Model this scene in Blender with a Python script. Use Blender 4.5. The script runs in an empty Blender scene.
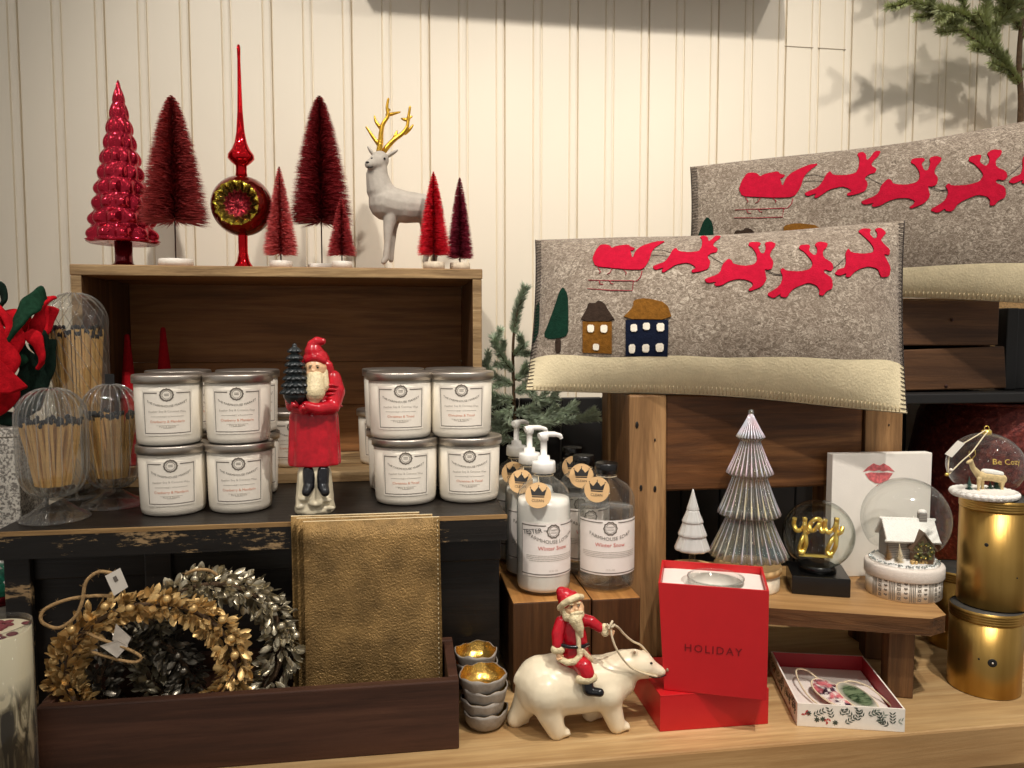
import bpy, bmesh, math, random
from mathutils import Vector, Matrix
random.seed(7)
PI = math.pi
sin, cos = math.sin, math.cos
C = bpy.context.scene.collection
S = bpy.context.scene

# ------------------------------------------------------------------ camera
FP, PITCH, YAW, EYE = 770.0, math.radians(3.8), math.radians(8.5), .450
FW = Vector((sin(YAW)*cos(PITCH), cos(YAW)*cos(PITCH), -sin(PITCH)))
RT = Vector((cos(YAW), -sin(YAW), 0))
UP = RT.cross(FW)
cam = bpy.data.cameras.new('camera'); camo = bpy.data.objects.new('camera', cam); C.objects.link(camo)
camo.location = (0, 0, EYE); camo.rotation_euler = (PI/2-PITCH, 0, -YAW)
cam.sensor_width = 36; cam.lens = FP/1024*36; cam.clip_start = .02
S.camera = camo

def ray(x, y): return FW + RT*((x-512)/FP) + UP*((384-y)/FP)
def W(x, y, Y):                                   # a measured direction met with the vertical plane at distance Y
    r = ray(x, y); t = Y/r.y; return Vector((r.x*t, Y, EYE+r.z*t))
def G(x, y, Z):                                   # the same met with the level plane at height Z
    r = ray(x, y); t = (Z-EYE)/r.z; return Vector((r.x*t, r.y*t, Z))
def pix(p):
    q = Vector(p)-Vector((0, 0, EYE)); d = q.dot(FW)
    return 512+FP*q.dot(RT)/d, 384-FP*q.dot(UP)/d
def mr(p):                                        # round things away from the axis spread sideways: metres per pixel of their radius
    return mpp(p)*cos(math.atan((pix(p)[0]-512)/FP))**.85
def mpp(p): return (Vector(p)-Vector((0, 0, EYE))).dot(FW)/FP

# ------------------------------------------------------------------ mesh builder
class MB:
    def __init__(s): s.v = []; s.f = []; s.m = []; s.s = []
    def add(s, vs, fs, mi=0, sm=False):
        b = len(s.v); s.v += [tuple(v) for v in vs]
        for f in fs: s.f.append(tuple(b+i for i in f)); s.m.append(mi); s.s.append(sm)
        return s
    def box(s, x0, x1, y0, y1, z0, z1, mi=0, fm=None, M=None):
        vs = [Vector((x, y, z)) for z in (z0, z1) for y in (y0, y1) for x in (x0, x1)]
        if M is not None: vs = [M @ v for v in vs]
        fs = dict(bottom=(0, 2, 3, 1), top=(4, 5, 7, 6), front=(0, 1, 5, 4), back=(2, 6, 7, 3), left=(0, 4, 6, 2), right=(1, 3, 7, 5))
        for k, f in fs.items():
            b = len(s.v)
            s.f.append(f); s.m.append((fm or {}).get(k, mi)); s.s.append(False)
        b = len(s.v)
        for i in range(-6, 0): s.f[i] = tuple(b+j for j in s.f[i])
        s.v += [tuple(v) for v in vs]
        return s
    def hexa(s, p, mi=0):                         # 8 corners: bottom front-left, front-right, back-right, back-left, then top
        return s.add(p, [(0, 3, 2, 1), (4, 5, 6, 7), (0, 1, 5, 4), (1, 2, 6, 5), (2, 3, 7, 6), (3, 0, 4, 7)], mi)
    def lathe(s, prof, n=32, c=(0, 0, 0), mi=0, fn=None, cap0=True, cap1=True, sm=True, M=None):
        b = len(s.v); k = len(prof); c = Vector(c)
        for i, (r, z) in enumerate(prof):
            for j in range(n):
                a = 2*PI*j/n
                rr = r*(fn(a, i, z) if fn else 1)
                v = Vector((rr*cos(a), rr*sin(a), z))
                if M is not None: v = M @ v
                s.v.append(tuple(v+c))
        for i in range(k-1):
            for j in range(n):
                j2 = (j+1) % n
                s.f.append((b+i*n+j, b+i*n+j2, b+(i+1)*n+j2, b+(i+1)*n+j)); s.m.append(mi); s.s.append(sm)
        if cap0: s.f.append(tuple(b+j for j in reversed(range(n)))); s.m.append(mi); s.s.append(False)
        if cap1: s.f.append(tuple(b+(k-1)*n+j for j in range(n))); s.m.append(mi); s.s.append(False)
        return s
    def tube(s, pts, rad, n=8, mi=0, closed=False):
        pts = [Vector(p) for p in pts]; k = len(pts)
        rs = rad if isinstance(rad, (list, tuple)) else [rad]*k
        b = len(s.v); t0 = (pts[1]-pts[0]).normalized()
        u = t0.orthogonal().normalized(); pt = t0
        for i, p in enumerate(pts):
            if closed: t = (pts[(i+1) % k]-pts[i-1]).normalized()
            else: t = (pts[min(i+1, k-1)]-pts[max(i-1, 0)]).normalized()
            q = pt.rotation_difference(t); u = q @ u; u = (u-t*u.dot(t)).normalized(); pt = t
            w = t.cross(u)
            for j in range(n):
                a = 2*PI*j/n; s.v.append(tuple(p+(u*cos(a)+w*sin(a))*rs[i]))
        for i in range(k if closed else k-1):
            i2 = (i+1) % k
            for j in range(n):
                j2 = (j+1) % n
                s.f.append((b+i*n+j, b+i*n+j2, b+i2*n+j2, b+i2*n+j)); s.m.append(mi); s.s.append(True)
        if not closed:
            s.f.append(tuple(b+j for j in reversed(range(n)))); s.m.append(mi); s.s.append(False)
            s.f.append(tuple(b+(k-1)*n+j for j in range(n))); s.m.append(mi); s.s.append(False)
        return s
    def ball(s, c, r, n=16, mi=0, M=None):
        r = r if isinstance(r, (list, tuple)) else (r, r, r)
        k = max(4, n//2); vs = [Vector((0, 0, -1))]
        for i in range(1, k):
            a = -PI/2+PI*i/k
            for j in range(n): vs.append(Vector((cos(a)*cos(2*PI*j/n), cos(a)*sin(2*PI*j/n), sin(a))))
        vs.append(Vector((0, 0, 1))); c = Vector(c)
        out = []
        for v in vs:
            v = Vector((v.x*r[0], v.y*r[1], v.z*r[2]))
            if M is not None: v = M @ v
            out.append(v+c)
        fs = [(0, 1+(j+1) % n, 1+j) for j in range(n)]
        for i in range(k-2):
            for j in range(n):
                a = 1+i*n; fs.append((a+j, a+(j+1) % n, a+n+(j+1) % n, a+n+j))
        a = 1+(k-2)*n; L = len(vs)-1
        fs += [(a+j, a+(j+1) % n, L) for j in range(n)]
        return s.add(out, fs, mi, True)
    def limb(s, pts, rs, n=14, mi=0):             # tapering limb: balls joined by cones, for voxel fusing
        pts = [Vector(p) for p in pts]
        for i, p in enumerate(pts): s.ball(p, rs[i], n, mi)
        for i in range(len(pts)-1):
            if (pts[i+1]-pts[i]).length > 1e-6: s.tube([pts[i], pts[i+1]], [rs[i], rs[i+1]], n, mi)
        return s
    def prism(s, pts, d, mi=0, M=None):           # 2-D outline (x,z) extruded from y=0 to y=d
        k = len(pts); a = sum(pts[i][0]*pts[(i+1) % k][1]-pts[(i+1) % k][0]*pts[i][1] for i in range(k))
        if a < 0: pts = pts[::-1]
        vs = [Vector((x, 0, z)) for x, z in pts]+[Vector((x, d, z)) for x, z in pts]
        if M is not None: vs = [M @ v for v in vs]
        return s.add(vs, [tuple(range(k)), tuple(reversed(range(k, 2*k)))]+[(i, i+k, (i+1) % k+k, (i+1) % k) for i in range(k)], mi)
    def mesh(s, name, mats):
        me = bpy.data.meshes.new(name); me.from_pydata(s.v, [], s.f)
        for m in mats if isinstance(mats, (list, tuple)) else [mats]: me.materials.append(m)
        me.polygons.foreach_set('material_index', s.m); me.polygons.foreach_set('use_smooth', s.s); me.update()
        return me
    def build(s, name, mats, parent=None, loc=(0, 0, 0), rz=0, bevel=0, seg=2, sub=0):
        o = bpy.data.objects.new(name, s.mesh(name, mats)); C.objects.link(o)
        o.parent = parent; o.location = loc; o.rotation_euler = (0, 0, rz)
        if bevel:
            m = o.modifiers.new('bevel', 'BEVEL'); m.width = bevel; m.segments = seg; m.limit_method = 'ANGLE'; m.angle_limit = .6
        if sub:
            m = o.modifiers.new('sub', 'SUBSURF'); m.levels = m.render_levels = sub
        return o
    def fuse(s, name, mat, parent=None, loc=(0, 0, 0), voxel=.001, smooth=4, disp=None):
        t = bpy.data.objects.new('temp', s.mesh('temp', mat)); C.objects.link(t)
        m = t.modifiers.new('r', 'REMESH'); m.mode = 'VOXEL'; m.voxel_size = voxel; m.use_smooth_shade = True
        if smooth:
            q = t.modifiers.new('s', 'SMOOTH'); q.factor = .5; q.iterations = smooth
        dg = bpy.context.evaluated_depsgraph_get(); dg.update()
        me = bpy.data.meshes.new_from_object(t.evaluated_get(dg)); me.name = name
        old = t.data; bpy.data.objects.remove(t); bpy.data.meshes.remove(old)
        if not me.materials: me.materials.append(mat)
        me.polygons.foreach_set('use_smooth', [True]*len(me.polygons))
        o = bpy.data.objects.new(name, me); C.objects.link(o); o.parent = parent; o.location = loc
        return o

def tag(o, label=None, cat=None, group=None, kind=None):
    for k, v in (('label', label), ('category', cat), ('group', group), ('kind', kind)):
        if v: o[k] = v
    return o
def thing(name, label, cat, loc=(0, 0, 0), rz=0, group=None):
    o = bpy.data.objects.new(name, None); C.objects.link(o); o.empty_display_size = .02
    o.location = loc; o.rotation_euler = (0, 0, rz)
    return tag(o, label, cat, group)
def kids(o): return [c for c in bpy.data.objects if c.parent == o]
def dup(o, loc, rz=None, label=None, group=None):
    r = o.copy(); C.objects.link(r); r.location = loc
    if rz is not None: r.rotation_euler = (0, 0, rz)
    if label: r['label'] = label
    if group: r['group'] = group
    for ch in kids(o):
        c = ch.copy(); C.objects.link(c); c.parent = r
        for g in kids(ch):
            d = g.copy(); C.objects.link(d); d.parent = c
    return r
def local(t):                                     # world point -> the thing's own frame (its Empty is only moved and turned about z)
    M = (Matrix.Translation(t.location) @ Matrix.Rotation(t.rotation_euler.z, 4, 'Z')).inverted()
    return lambda p: M @ Vector(p)
def spline(pts, n=8, closed=False):
    pts = [Vector(p) for p in pts]; k = len(pts); out = []
    for i in range(k if closed else k-1):
        if closed: a, b, c, d = pts[i-1], pts[i], pts[(i+1) % k], pts[(i+2) % k]
        else: a, b, c, d = pts[max(i-1, 0)], pts[i], pts[i+1], pts[min(i+2, k-1)]
        for j in range(n):
            t = j/n
            out.append(.5*((2*b)+(c-a)*t+(2*a-5*b+4*c-d)*t*t+(3*b-a-3*c+d)*t**3))
    if not closed: out.append(pts[-1])
    return out
_txt = {}
def text2d(st, size=1, align='CENTER', space=1.0, res=2):
    key = (st, align, space)
    if key not in _txt:
        cu = bpy.data.curves.new('t', 'FONT'); cu.body = st; cu.size = 1; cu.align_x = align; cu.resolution_u = res; cu.space_character = space
        o = bpy.data.objects.new('t', cu); C.objects.link(o)
        dg = bpy.context.evaluated_depsgraph_get(); dg.update()
        me = bpy.data.meshes.new_from_object(o.evaluated_get(dg))
        _txt[key] = ([(v.co.x, v.co.y) for v in me.vertices], [tuple(p.vertices) for p in me.polygons])
        bpy.data.objects.remove(o); bpy.data.curves.remove(cu); bpy.data.meshes.remove(me)
    vs, fs = _txt[key]
    return [(x*size, y*size) for x, y in vs], fs
def put_text(mb, st, fn, size, x=0, y=0, arc=0, mi=0, space=1.0, rot=0):
    vs, fs = text2d(st, size, space=space); out = []
    for a, b in vs:
        if rot: a, b = a*cos(rot)-b*sin(rot), a*sin(rot)+b*cos(rot)
        out.append(fn(x+a, y+b+arc*a*a))
    mb.add(out, fs, mi)
def rect2(mb, fn, x0, x1, y0, y1, n=8, mi=0):
    vs = []; fs = []
    for i in range(n+1):
        x = x0+(x1-x0)*i/n; vs += [fn(x, y0), fn(x, y1)]
    for i in range(n): fs.append((2*i, 2*i+2, 2*i+3, 2*i+1))
    mb.add(vs, fs, mi, True)
def ring2(mb, fn, cx, cy, r0, r1, n=24, mi=0, wob=0, k=8):
    vs = []; fs = []
    for j in range(n):
        a = 2*PI*j/n; w = 1+wob*cos(k*a)
        vs += [fn(cx+r0*w*cos(a), cy+r0*w*sin(a)), fn(cx+r1*w*cos(a), cy+r1*w*sin(a))]
    for j in range(n):
        q = (j+1) % n; fs.append((2*j, 2*j+1, 2*q+1, 2*q))
    mb.add(vs, fs, mi)

# ------------------------------------------------------------------ materials
def lin(c): return c/12.92 if c <= .04045 else ((c+.055)/1.055)**2.4
def rgb(r, g, b): return (lin(r/255), lin(g/255), lin(b/255), 1)
class N:
    def __init__(s, name):
        s.mat = bpy.data.materials.new(name); s.mat.use_nodes = True; s.t = s.mat.node_tree; s.t.nodes.clear()
        s.out = s.t.nodes.new('ShaderNodeOutputMaterial')
    def n(s, typ, **kw):
        x = s.t.nodes.new('ShaderNode'+typ)
        for k, v in kw.items():
            if k in x.inputs.keys():
                if isinstance(v, bpy.types.NodeSocket): s.t.links.new(v, x.inputs[k])
                else: x.inputs[k].default_value = v
            else: setattr(x, k, v)
        return x
    def link(s, a, b): s.t.links.new(a, b)
    def coords(s, scale=(1, 1, 1), kind='Object'):
        c = s.n('TexCoord'); m = s.n('Mapping'); m.inputs['Scale'].default_value = scale
        s.link(c.outputs[kind], m.inputs['Vector']); return m.outputs['Vector']
    def noise(s, vec, scale, detail=4, rough=.6, dist=0):
        x = s.n('TexNoise', Scale=scale, Detail=detail, Roughness=rough, Distortion=dist); s.link(vec, x.inputs['Vector']); return x.outputs['Fac']
    def ramp(s, fac, stops):
        x = s.n('ValToRGB'); e = x.color_ramp.elements
        while len(e) < len(stops): e.new(.5)
        for i, (p, c) in enumerate(stops): e[i].position = p; e[i].color = c if len(c) == 4 else (*c, 1)
        s.link(fac, x.inputs['Fac']); return x.outputs['Color']
    def mix(s, fac, a, b):
        x = s.n('MixRGB')
        for v, k in ((fac, 'Fac'), (a, 'Color1'), (b, 'Color2')):
            if isinstance(v, bpy.types.NodeSocket): s.link(v, x.inputs[k])
            else: x.inputs[k].default_value = v
        return x.outputs['Color']
    def schlick(s, ior):
        lw = s.n('LayerWeight', Blend=.5); f0 = ((ior-1)/(ior+1))**2
        a = s.n('Math', operation='POWER'); s.link(lw.outputs['Facing'], a.inputs[0]); a.inputs[1].default_value = 4.5
        b = s.n('Math', operation='MULTIPLY_ADD'); s.link(a.outputs[0], b.inputs[0]); b.inputs[1].default_value = 1-f0; b.inputs[2].default_value = f0
        return b.outputs[0]
    def pr(s, base, rough=.5, metal=0, spec=.5, bump=None, bs=.3, bd=.002, **kw):
        p = s.n('BsdfPrincipled', Metallic=metal)
        p.inputs['Specular IOR Level'].default_value = spec
        for v, k in ((base, 'Base Color'), (rough, 'Roughness')):
            if isinstance(v, bpy.types.NodeSocket): s.link(v, p.inputs[k])
            else: p.inputs[k].default_value = v
        for k, v in kw.items(): p.inputs[k.replace('_', ' ')].default_value = v
        if bump is not None:
            b = s.n('Bump', Strength=bs, Distance=bd); s.link(bump, b.inputs['Height']); s.link(b.outputs['Normal'], p.inputs['Normal'])
        s.link(p.outputs[0], s.out.inputs['Surface']); return s.mat
def plain(name, c, rough=.5, metal=0, spec=.5, var=.12, vs=40, bump=0, bscale=200, **kw):
    s = N(name); v = s.coords()
    f = s.noise(v, vs, 3)
    c2 = tuple(x*(1-var) for x in c[:3])+(1,); c3 = tuple(min(1, x*(1+var)) for x in c[:3])+(1,)
    col = s.ramp(f, [(.3, c2), (.7, c3)])
    return s.pr(col, rough, metal, spec, bump=s.noise(v, bscale, 3) if bump else None, bs=bump, **kw)
def wood(name, dark, mid, light, axis=0, scale=1.0, rough=.55, bump=.35, knots=True, spec=.35, wear=None):
    s = N(name); sc = [26*scale]*3; sc[axis] = 1.6*scale
    v = s.coords(tuple(sc)); v1 = s.coords()
    f = s.noise(v, 1.2, 8, .65, .6); g = s.noise(v, 5, 4, .7, .2); big = s.noise(v1, 5*scale, 2, .5)
    col = s.ramp(f, [(.28, dark), (.5, mid), (.72, light)])
    col = s.mix(s.ramp(g, [(.35, (.55, .55, .55)), (.6, (0, 0, 0))]), col, dark)
    col = s.mix(s.ramp(big, [(.35, (.5, .5, .5)), (.65, (0, 0, 0))]), col, tuple(x*.5 for x in mid[:3])+(1,))
    st = s.noise(s.coords(tuple(q*.9 for q in sc)), .45, 6, .7, 1.2)
    col = s.mix(s.ramp(st, [(.56, (0, 0, 0)), (.66, (.7, .7, .7))]), col, dark)
    if knots:
        k = [7*scale]*3; k[axis] = 3.2*scale
        vo = s.n('TexVoronoi', Scale=1.0, Randomness=1.0); s.link(s.coords(tuple(k)), vo.inputs['Vector'])
        col = s.mix(s.ramp(vo.outputs['Distance'], [(.05, (.85, .85, .85)), (.16, (0, 0, 0))]), col, tuple(x*.25 for x in dark[:3])+(1,))
    if wear:
        w = s.noise(s.coords((.30, 1, 1)), wear[1], 8, .78)
        col = s.mix(s.ramp(w, [(wear[2], (0, 0, 0)), (wear[2]+.05, (1, 1, 1))]), col, wear[0])
    return s.pr(col, rough, 0, spec, bump=f, bs=bump, bd=.004)
def thin_glass(name, tint=(.97, .98, .97), edge=(.72, .74, .72), ior=1.45, rough=.02, film=None, haze=0):
    s = N(name); lw = s.n('LayerWeight', Blend=.35)
    col = s.ramp(lw.outputs['Facing'], [(.35, tint), (.95, edge)])
    tr = s.n('BsdfTransparent'); s.link(col, tr.inputs['Color'])
    gl = s.n('BsdfGlossy', Roughness=rough); fr = s.schlick(ior)
    if film: s.link(s.ramp(lw.outputs['Facing'], film), gl.inputs['Color'])
    m = s.n('MixShader'); s.link(fr, m.inputs[0]); s.link(tr.outputs[0], m.inputs[1]); s.link(gl.outputs[0], m.inputs[2])
    o = m.outputs[0]
    if haze:                                      # white mixed in towards grazing angles, so bright edges are put into the colour
        d = s.n('BsdfDiffuse', Color=(.9, .88, .84, 1)); t2 = s.n('BsdfTranslucent', Color=(.9, .88, .84, 1)); a = s.n('AddShader'); s.link(d.outputs[0], a.inputs[0]); s.link(t2.outputs[0], a.inputs[1])
        k = s.n('Math', operation='POWER'); s.link(lw.outputs['Facing'], k.inputs[0]); k.inputs[1].default_value = 2.0; q = s.n('Math', operation='MULTIPLY_ADD'); s.link(k.outputs[0], q.inputs[0]); q.inputs[1].default_value = haze; q.inputs[2].default_value = haze*.06
        x = s.n('MixShader'); s.link(q.outputs[0], x.inputs[0]); s.link(o, x.inputs[1]); s.link(d.outputs[0], x.inputs[2]); o = x.outputs[0]
    s.link(o, s.out.inputs['Surface']); return s.mat

CREAM = rgb(236, 222, 196)
M = {}
M['wall'] = plain('wall paint', rgb(236, 226, 206), .45, var=.02, vs=3)
M['ceramic_white'] = plain('glazed white ceramic', rgb(240, 230, 208), .22, var=.05, vs=30, bump=.05, bscale=90)
M['white'] = plain('white plastic', rgb(240, 238, 232), .3, var=.02)
M['black'] = plain('black lacquer', rgb(16, 15, 15), .25, var=.2)
M['black_matte'] = plain('black matte paint', rgb(14, 13, 13), .6, var=.2)
M['dark_print'] = plain('grey ink', rgb(112, 104, 94), .7, var=.05)
M['pale_print'] = plain('pale grey ink', rgb(172, 164, 152), .7, var=.05)
M['black_print'] = plain('black ink', rgb(30, 27, 25), .7, var=.05)
M['orange_print'] = plain('orange ink', rgb(216, 142, 110), .7, var=.05)
M['red_print'] = plain('red ink', rgb(206, 88, 74), .7, var=.05)
M['paper'] = plain('label paper', rgb(240, 232, 218), .6, var=.02)
M['kraft'] = plain('kraft card', rgb(206, 168, 118), .7, var=.06)
M['silver'] = plain('brushed silver', rgb(196, 188, 178), .28, 1, var=.1, vs=60)
M['gold'] = plain('polished gold', rgb(250, 214, 112), .28, .85, var=.1)
M['gold_paint'] = plain('gold paint', rgb(214, 168, 62), .32, 1, var=.25, vs=150, bump=.2, bscale=300)
M['twine'] = plain('jute twine', rgb(176, 142, 96), .9, var=.35, vs=300, bump=.6, bscale=500)
M['cord'] = plain('pale cord', rgb(216, 200, 168), .7, var=.15, vs=200)
M['glass'] = thin_glass('clear thin glass', haze=.10)
M['glass_ribbed'] = thin_glass('clear ribbed glass', (.96, .96, .94), (.60, .58, .54), 1.9, haze=.07)
M['glass_rib'] = thin_glass('thick glass rib', (.93, .93, .90), (.62, .60, .56), 2.2, rough=.08, haze=.34)
M['gloss_red'] = plain('glossy red paint', rgb(188, 22, 34), .18, var=.2, vs=60, bump=.05, bscale=120)
M['matte_red'] = plain('red card', rgb(196, 24, 30), .42, var=.03)
M['snow'] = plain('sparkling snow', rgb(246, 242, 234), .7, var=.06, vs=300, bump=.5, bscale=600)
M['pine'] = plain('pine needles', rgb(166, 174, 122), .6, var=.4, vs=30)
M['pine_frost'] = plain('frosted needles', rgb(176, 190, 164), .6, var=.35, vs=60)
M['bark'] = plain('bark', rgb(92, 70, 48), .85, var=.35, vs=120, bump=.8, bscale=200)
# ------------------------------------------------------------------ setting
YW = 1.40
def build_wall():
    mb = MB(); x0 = W(20.5, 100, YW).x; per = (W(504.7, 100, YW).x-x0)/12
    prof = []
    for n in range(-14, 34):
        x = x0+n*per; d = .005 if n % 2 == 0 else .0025; e = .0025
        # groove, bead, groove
        prof += [(x-.0165, 0), (x-.0150, e), (x-.0135, .0), (x-.0095, -.0012), (x-.0045, -.0012), (x-.0016, 0), (x-.0008, d), (x+.0008, d), (x+.0018, 0)]
    vs = []; fs = []
    for x, d in prof: vs += [(x, YW+d, -.9), (x, YW+d, 1.9)]
    fs = [(2*i, 2*i+2, 2*i+3, 2*i+1) for i in range(len(prof)-1)]
    mb.add(vs, fs)
    a, b = prof[0][0], prof[-1][0]
    mb.box(a, b, YW+.006, YW+.03, -.9, 1.9)
    tag(mb.build('wall_back', M['wall']), kind='structure')
    # a butt joint across two boards at the upper right
    j = MB(); p, q = W(783, 46, YW), W(848, 48, YW)
    j.box(p.x, q.x, YW-.0006, YW+.001, p.z-.0009, p.z+.0006)
    tag(j.build('trim_1', plain('dark board joint', rgb(150, 138, 118), .8)), kind='structure')
build_wall()
fl = MB(); fl.box(-1.6, 2.4, -1.2, YW, -.92, -.9)
tag(fl.build('floor', plain('shop floor', rgb(120, 100, 78), .5)), kind='structure')

M['honey_wood'] = wood('honey pine', rgb(146, 106, 64), rgb(206, 170, 118), rgb(226, 196, 146), 0, .8, .42, .15)
M['honey_edge'] = wood('honey pine edge', rgb(158, 116, 70), rgb(200, 160, 108), rgb(216, 182, 132), 0, .8, .5, .2, False)
t = thing('display_table', 'long honey pine display table running along the bottom of the picture', 'table', (0, 0, 0))
FY = .764
tb = MB(); tb.box(-1.25, 1.75, FY, 1.36, -.05, 0, fm={'front': 1}); tb.build('tabletop', [M['honey_wood'], M['honey_edge']], t, bevel=.003)
ap = MB(); ap.box(-1.2, 1.7, FY+.03, FY+.05, -.18, -.0505); ap.build('apron', M['honey_edge'], t, bevel=.002)
for x in (-1.16, 1.66):
    for y in (FY+.05, 1.30):
        l = MB(); l.box(x-.035, x+.035, y, y+.06, -.9, -.0505); l.build('leg', M['honey_edge'], t, bevel=.003)

# black painted bench on the left
ZB = .229
tanw = rgb(156, 124, 84)
M['black_wood'] = wood('worn black paint', rgb(16, 13, 11), rgb(30, 25, 21), rgb(46, 38, 32), 0, 1, .42, .3, False, wear=(rgb(112, 92, 66), 30, .63))
M['black_worn'] = wood('rubbed black paint', rgb(16, 13, 11), rgb(28, 24, 20), rgb(44, 37, 31), 0, 1, .5, .3, False, wear=(rgb(160, 132, 94), 34, .55))
M['raw_edge'] = wood('rubbed raw edge', rgb(60, 44, 28), rgb(176, 138, 88), rgb(206, 170, 116), 0, 1, .6, .4, False)
t = thing('black_bench', 'low black painted bench with rubbed edges carrying the jar candles', 'bench', (0, 0, 0))
BX0, BX1, BY0, BY1 = -.447, .131, .915, 1.375
b = MB(); b.box(BX0, BX1, BY0+.003, BY1, ZB-.031, ZB)
b.build('bench_top', M['black_wood'], t, bevel=.002)
b = MB()                                           # rubbed front lip: a worn strip along the top front edge
b.box(BX0, BX1, BY0, BY0+.003, ZB-.031, ZB-.0045, 0); b.box(BX0, BX1, BY0-.0005, BY0+.003, ZB-.0045, ZB+.0003, 1)
b.build('front_lip', [M['black_worn'], M['raw_edge']], t)
b = MB(); b.box(BX0+.01, BX1-.005, BY0+.022, BY0+.030, ZB-.062, ZB-.0315); b.build('apron', M['black_wood'], t, bevel=.0015)
b = MB(); b.box(BX0+.014, BX1-.006, BY0+.031, BY0+.046, .0, ZB-.0315); b.build('front_panel', M['black_wood'], t)
for x in (BX0+.012, BX1-.032):
    b = MB(); b.box(x, x+.026, BY0+.047, BY1-.01, 0, ZB-.0315); b.build('side_panel', M['black_wood'], t, bevel=.002)
b = MB(); b.box(BX0+.006, BX0+.034, BY0+.012, BY0+.0215, 0, ZB-.0315); b.build('leg', M['black_worn'], t, bevel=.002)
b = MB(); b.box(BX0+.155, BX0+.185, BY0+.014, BY0+.0215, 0, ZB-.0315); b.build('leg', M['black_wood'], t, bevel=.002)

# wooden crate lying on its side on the bench
M['crate_in'] = wood('old crate board', rgb(84, 52, 27), rgb(162, 112, 66), rgb(190, 138, 88), 0, .9, .6, .3)
M['crate_edge'] = wood('worn crate edge', rgb(88, 64, 40), rgb(186, 152, 106), rgb(222, 194, 148), 0, 1.6, .65, .6, False)
M['crate_side'] = wood('old crate board upright', rgb(50, 30, 16), rgb(104, 70, 40), rgb(140, 98, 60), 2, .9, .6, .3)
CY0, CY1 = 1.155, 1.36
CX0, CX1, CZ = -.4485, .128, W(70, 264, 1.155).z
t = thing('wooden_crate', 'dark wooden crate lying on its side with its open front showing candles', 'crate', (0, 0, 0))
b = MB(); b.box(CX0, CX1, CY0, CY1, CZ-.015, CZ, fm={'front': 1}); b.build('top_board', [M['crate_in'], M['crate_edge']], t, bevel=.0015)
for x, nm in ((CX0+.001, 'l'), (CX1-.015, 'r')):
    b = MB(); b.box(x, x+.014, CY0+.001, CY1, ZB+.0165, CZ-.0152, fm={'front': 1}); b.build('side_board', [M['crate_side'], M['crate_edge']], t, bevel=.001)
zs = [ZB+.017, ZB+.098, ZB+.172, CZ-.0148]
for i in range(3):
    b = MB(); b.box(CX0+.0155, CX1-.0155, CY1-.012, CY1-.001, zs[i], zs[i+1]-.0004); b.build('back_board', M['crate_in'], t, bevel=.001)
b = MB(); b.box(CX0, CX1, CY0-.0005, CY1, ZB+.0003, ZB+.016, fm={'front': 1, 'top': 1}); b.build('bottom_board', [M['crate_in'], M['crate_edge']], t, bevel=.0015)
CF = ZB+.016

# high stool on the right that carries the front pillow
M['stool_post'] = wood('reclaimed post', rgb(88, 60, 34), rgb(164, 124, 80), rgb(196, 156, 108), 2, .8, .55, .5)
M['stool_side'] = wood('reclaimed post side', rgb(52, 32, 17), rgb(112, 76, 44), rgb(160, 118, 74), 2, .9, .6, .5)
M['stool_board'] = wood('reclaimed board', rgb(36, 20, 9), rgb(112, 70, 36), rgb(170, 118, 70), 0, .9, .5, .5)
SZ = W(629, 395, 1.0).z
t = thing('rustic_stool', 'chunky reclaimed wood stool under the front reindeer pillow', 'stool', (0, 0, 0))
x0, x1, xr0, xr1 = W(629, 395, 1.0).x, W(667, 395, 1.0).x, W(866, 395, 1.0).x, W(904, 395, 1.0).x
def post(xa, xb, ya, yb, dxb, nm='leg'):
    b = MB(); b.hexa([(xa+dxb, ya, 0), (xb+dxb, ya, 0), (xb+dxb, yb, 0), (xa+dxb, yb, 0), (xa, ya, SZ), (xb, ya, SZ), (xb, yb, SZ), (xa, yb, SZ)])
    b.m[-1] = 1
    return b.build(nm, [M['stool_post'], M['stool_side']], t, bevel=.003)
post(x0, x1, 1.0, 1.035, .004); post(x0, x1, 1.105, 1.14, .004); post(xr0, xr1, 1.0, 1.035, .004); post(xr0, xr1, 1.105, 1.14, .004)
zb = W(700, 491, 1.0).z
b = MB(); b.box(x1+.0005, xr0-.0005, 1.004, 1.028, zb, SZ-.001); b.build('front_board', M['stool_board'], t, bevel=.003)
b = MB(); b.box(x1+.0005, xr0-.0005, 1.112, 1.136, zb, SZ-.001); b.build('back_board', M['stool_board'], t, bevel=.003)
for xa in (x0, xr0):
    b = MB(); b.box(xa+.004, xa+.028, 1.0355, 1.1045, zb, SZ+.003); b.build('side_board', M['stool_side'], t, bevel=.003)
b = MB(); b.box(x1-.004, xr0+.004, 1.036, 1.070, SZ-.018, SZ+.001); b.box(x1-.004, xr0+.004, 1.074, 1.104, SZ-.018, SZ+.001); b.build('seat_slat', M['stool_board'], t, bevel=.003)

# nail stains in the stool's front post
for x, y, r in ((637, 425, .0036), (655, 440, .0018), (641, 488, .0032), (655, 489, .0034), (893, 470, .0016), (889, 425, .0014)):
    b = MB(); b.lathe([(r*.9, -.0002), (r*.8, .0004), (r*.1, .0005)], 14, c=W(x, y, .9994), M=Matrix.Rotation(PI/2, 4, 'X') @ Matrix.Diagonal((.7, 1.5, 1, 1))); b.build('nail_stain', M['black_wood'], t)
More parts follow.
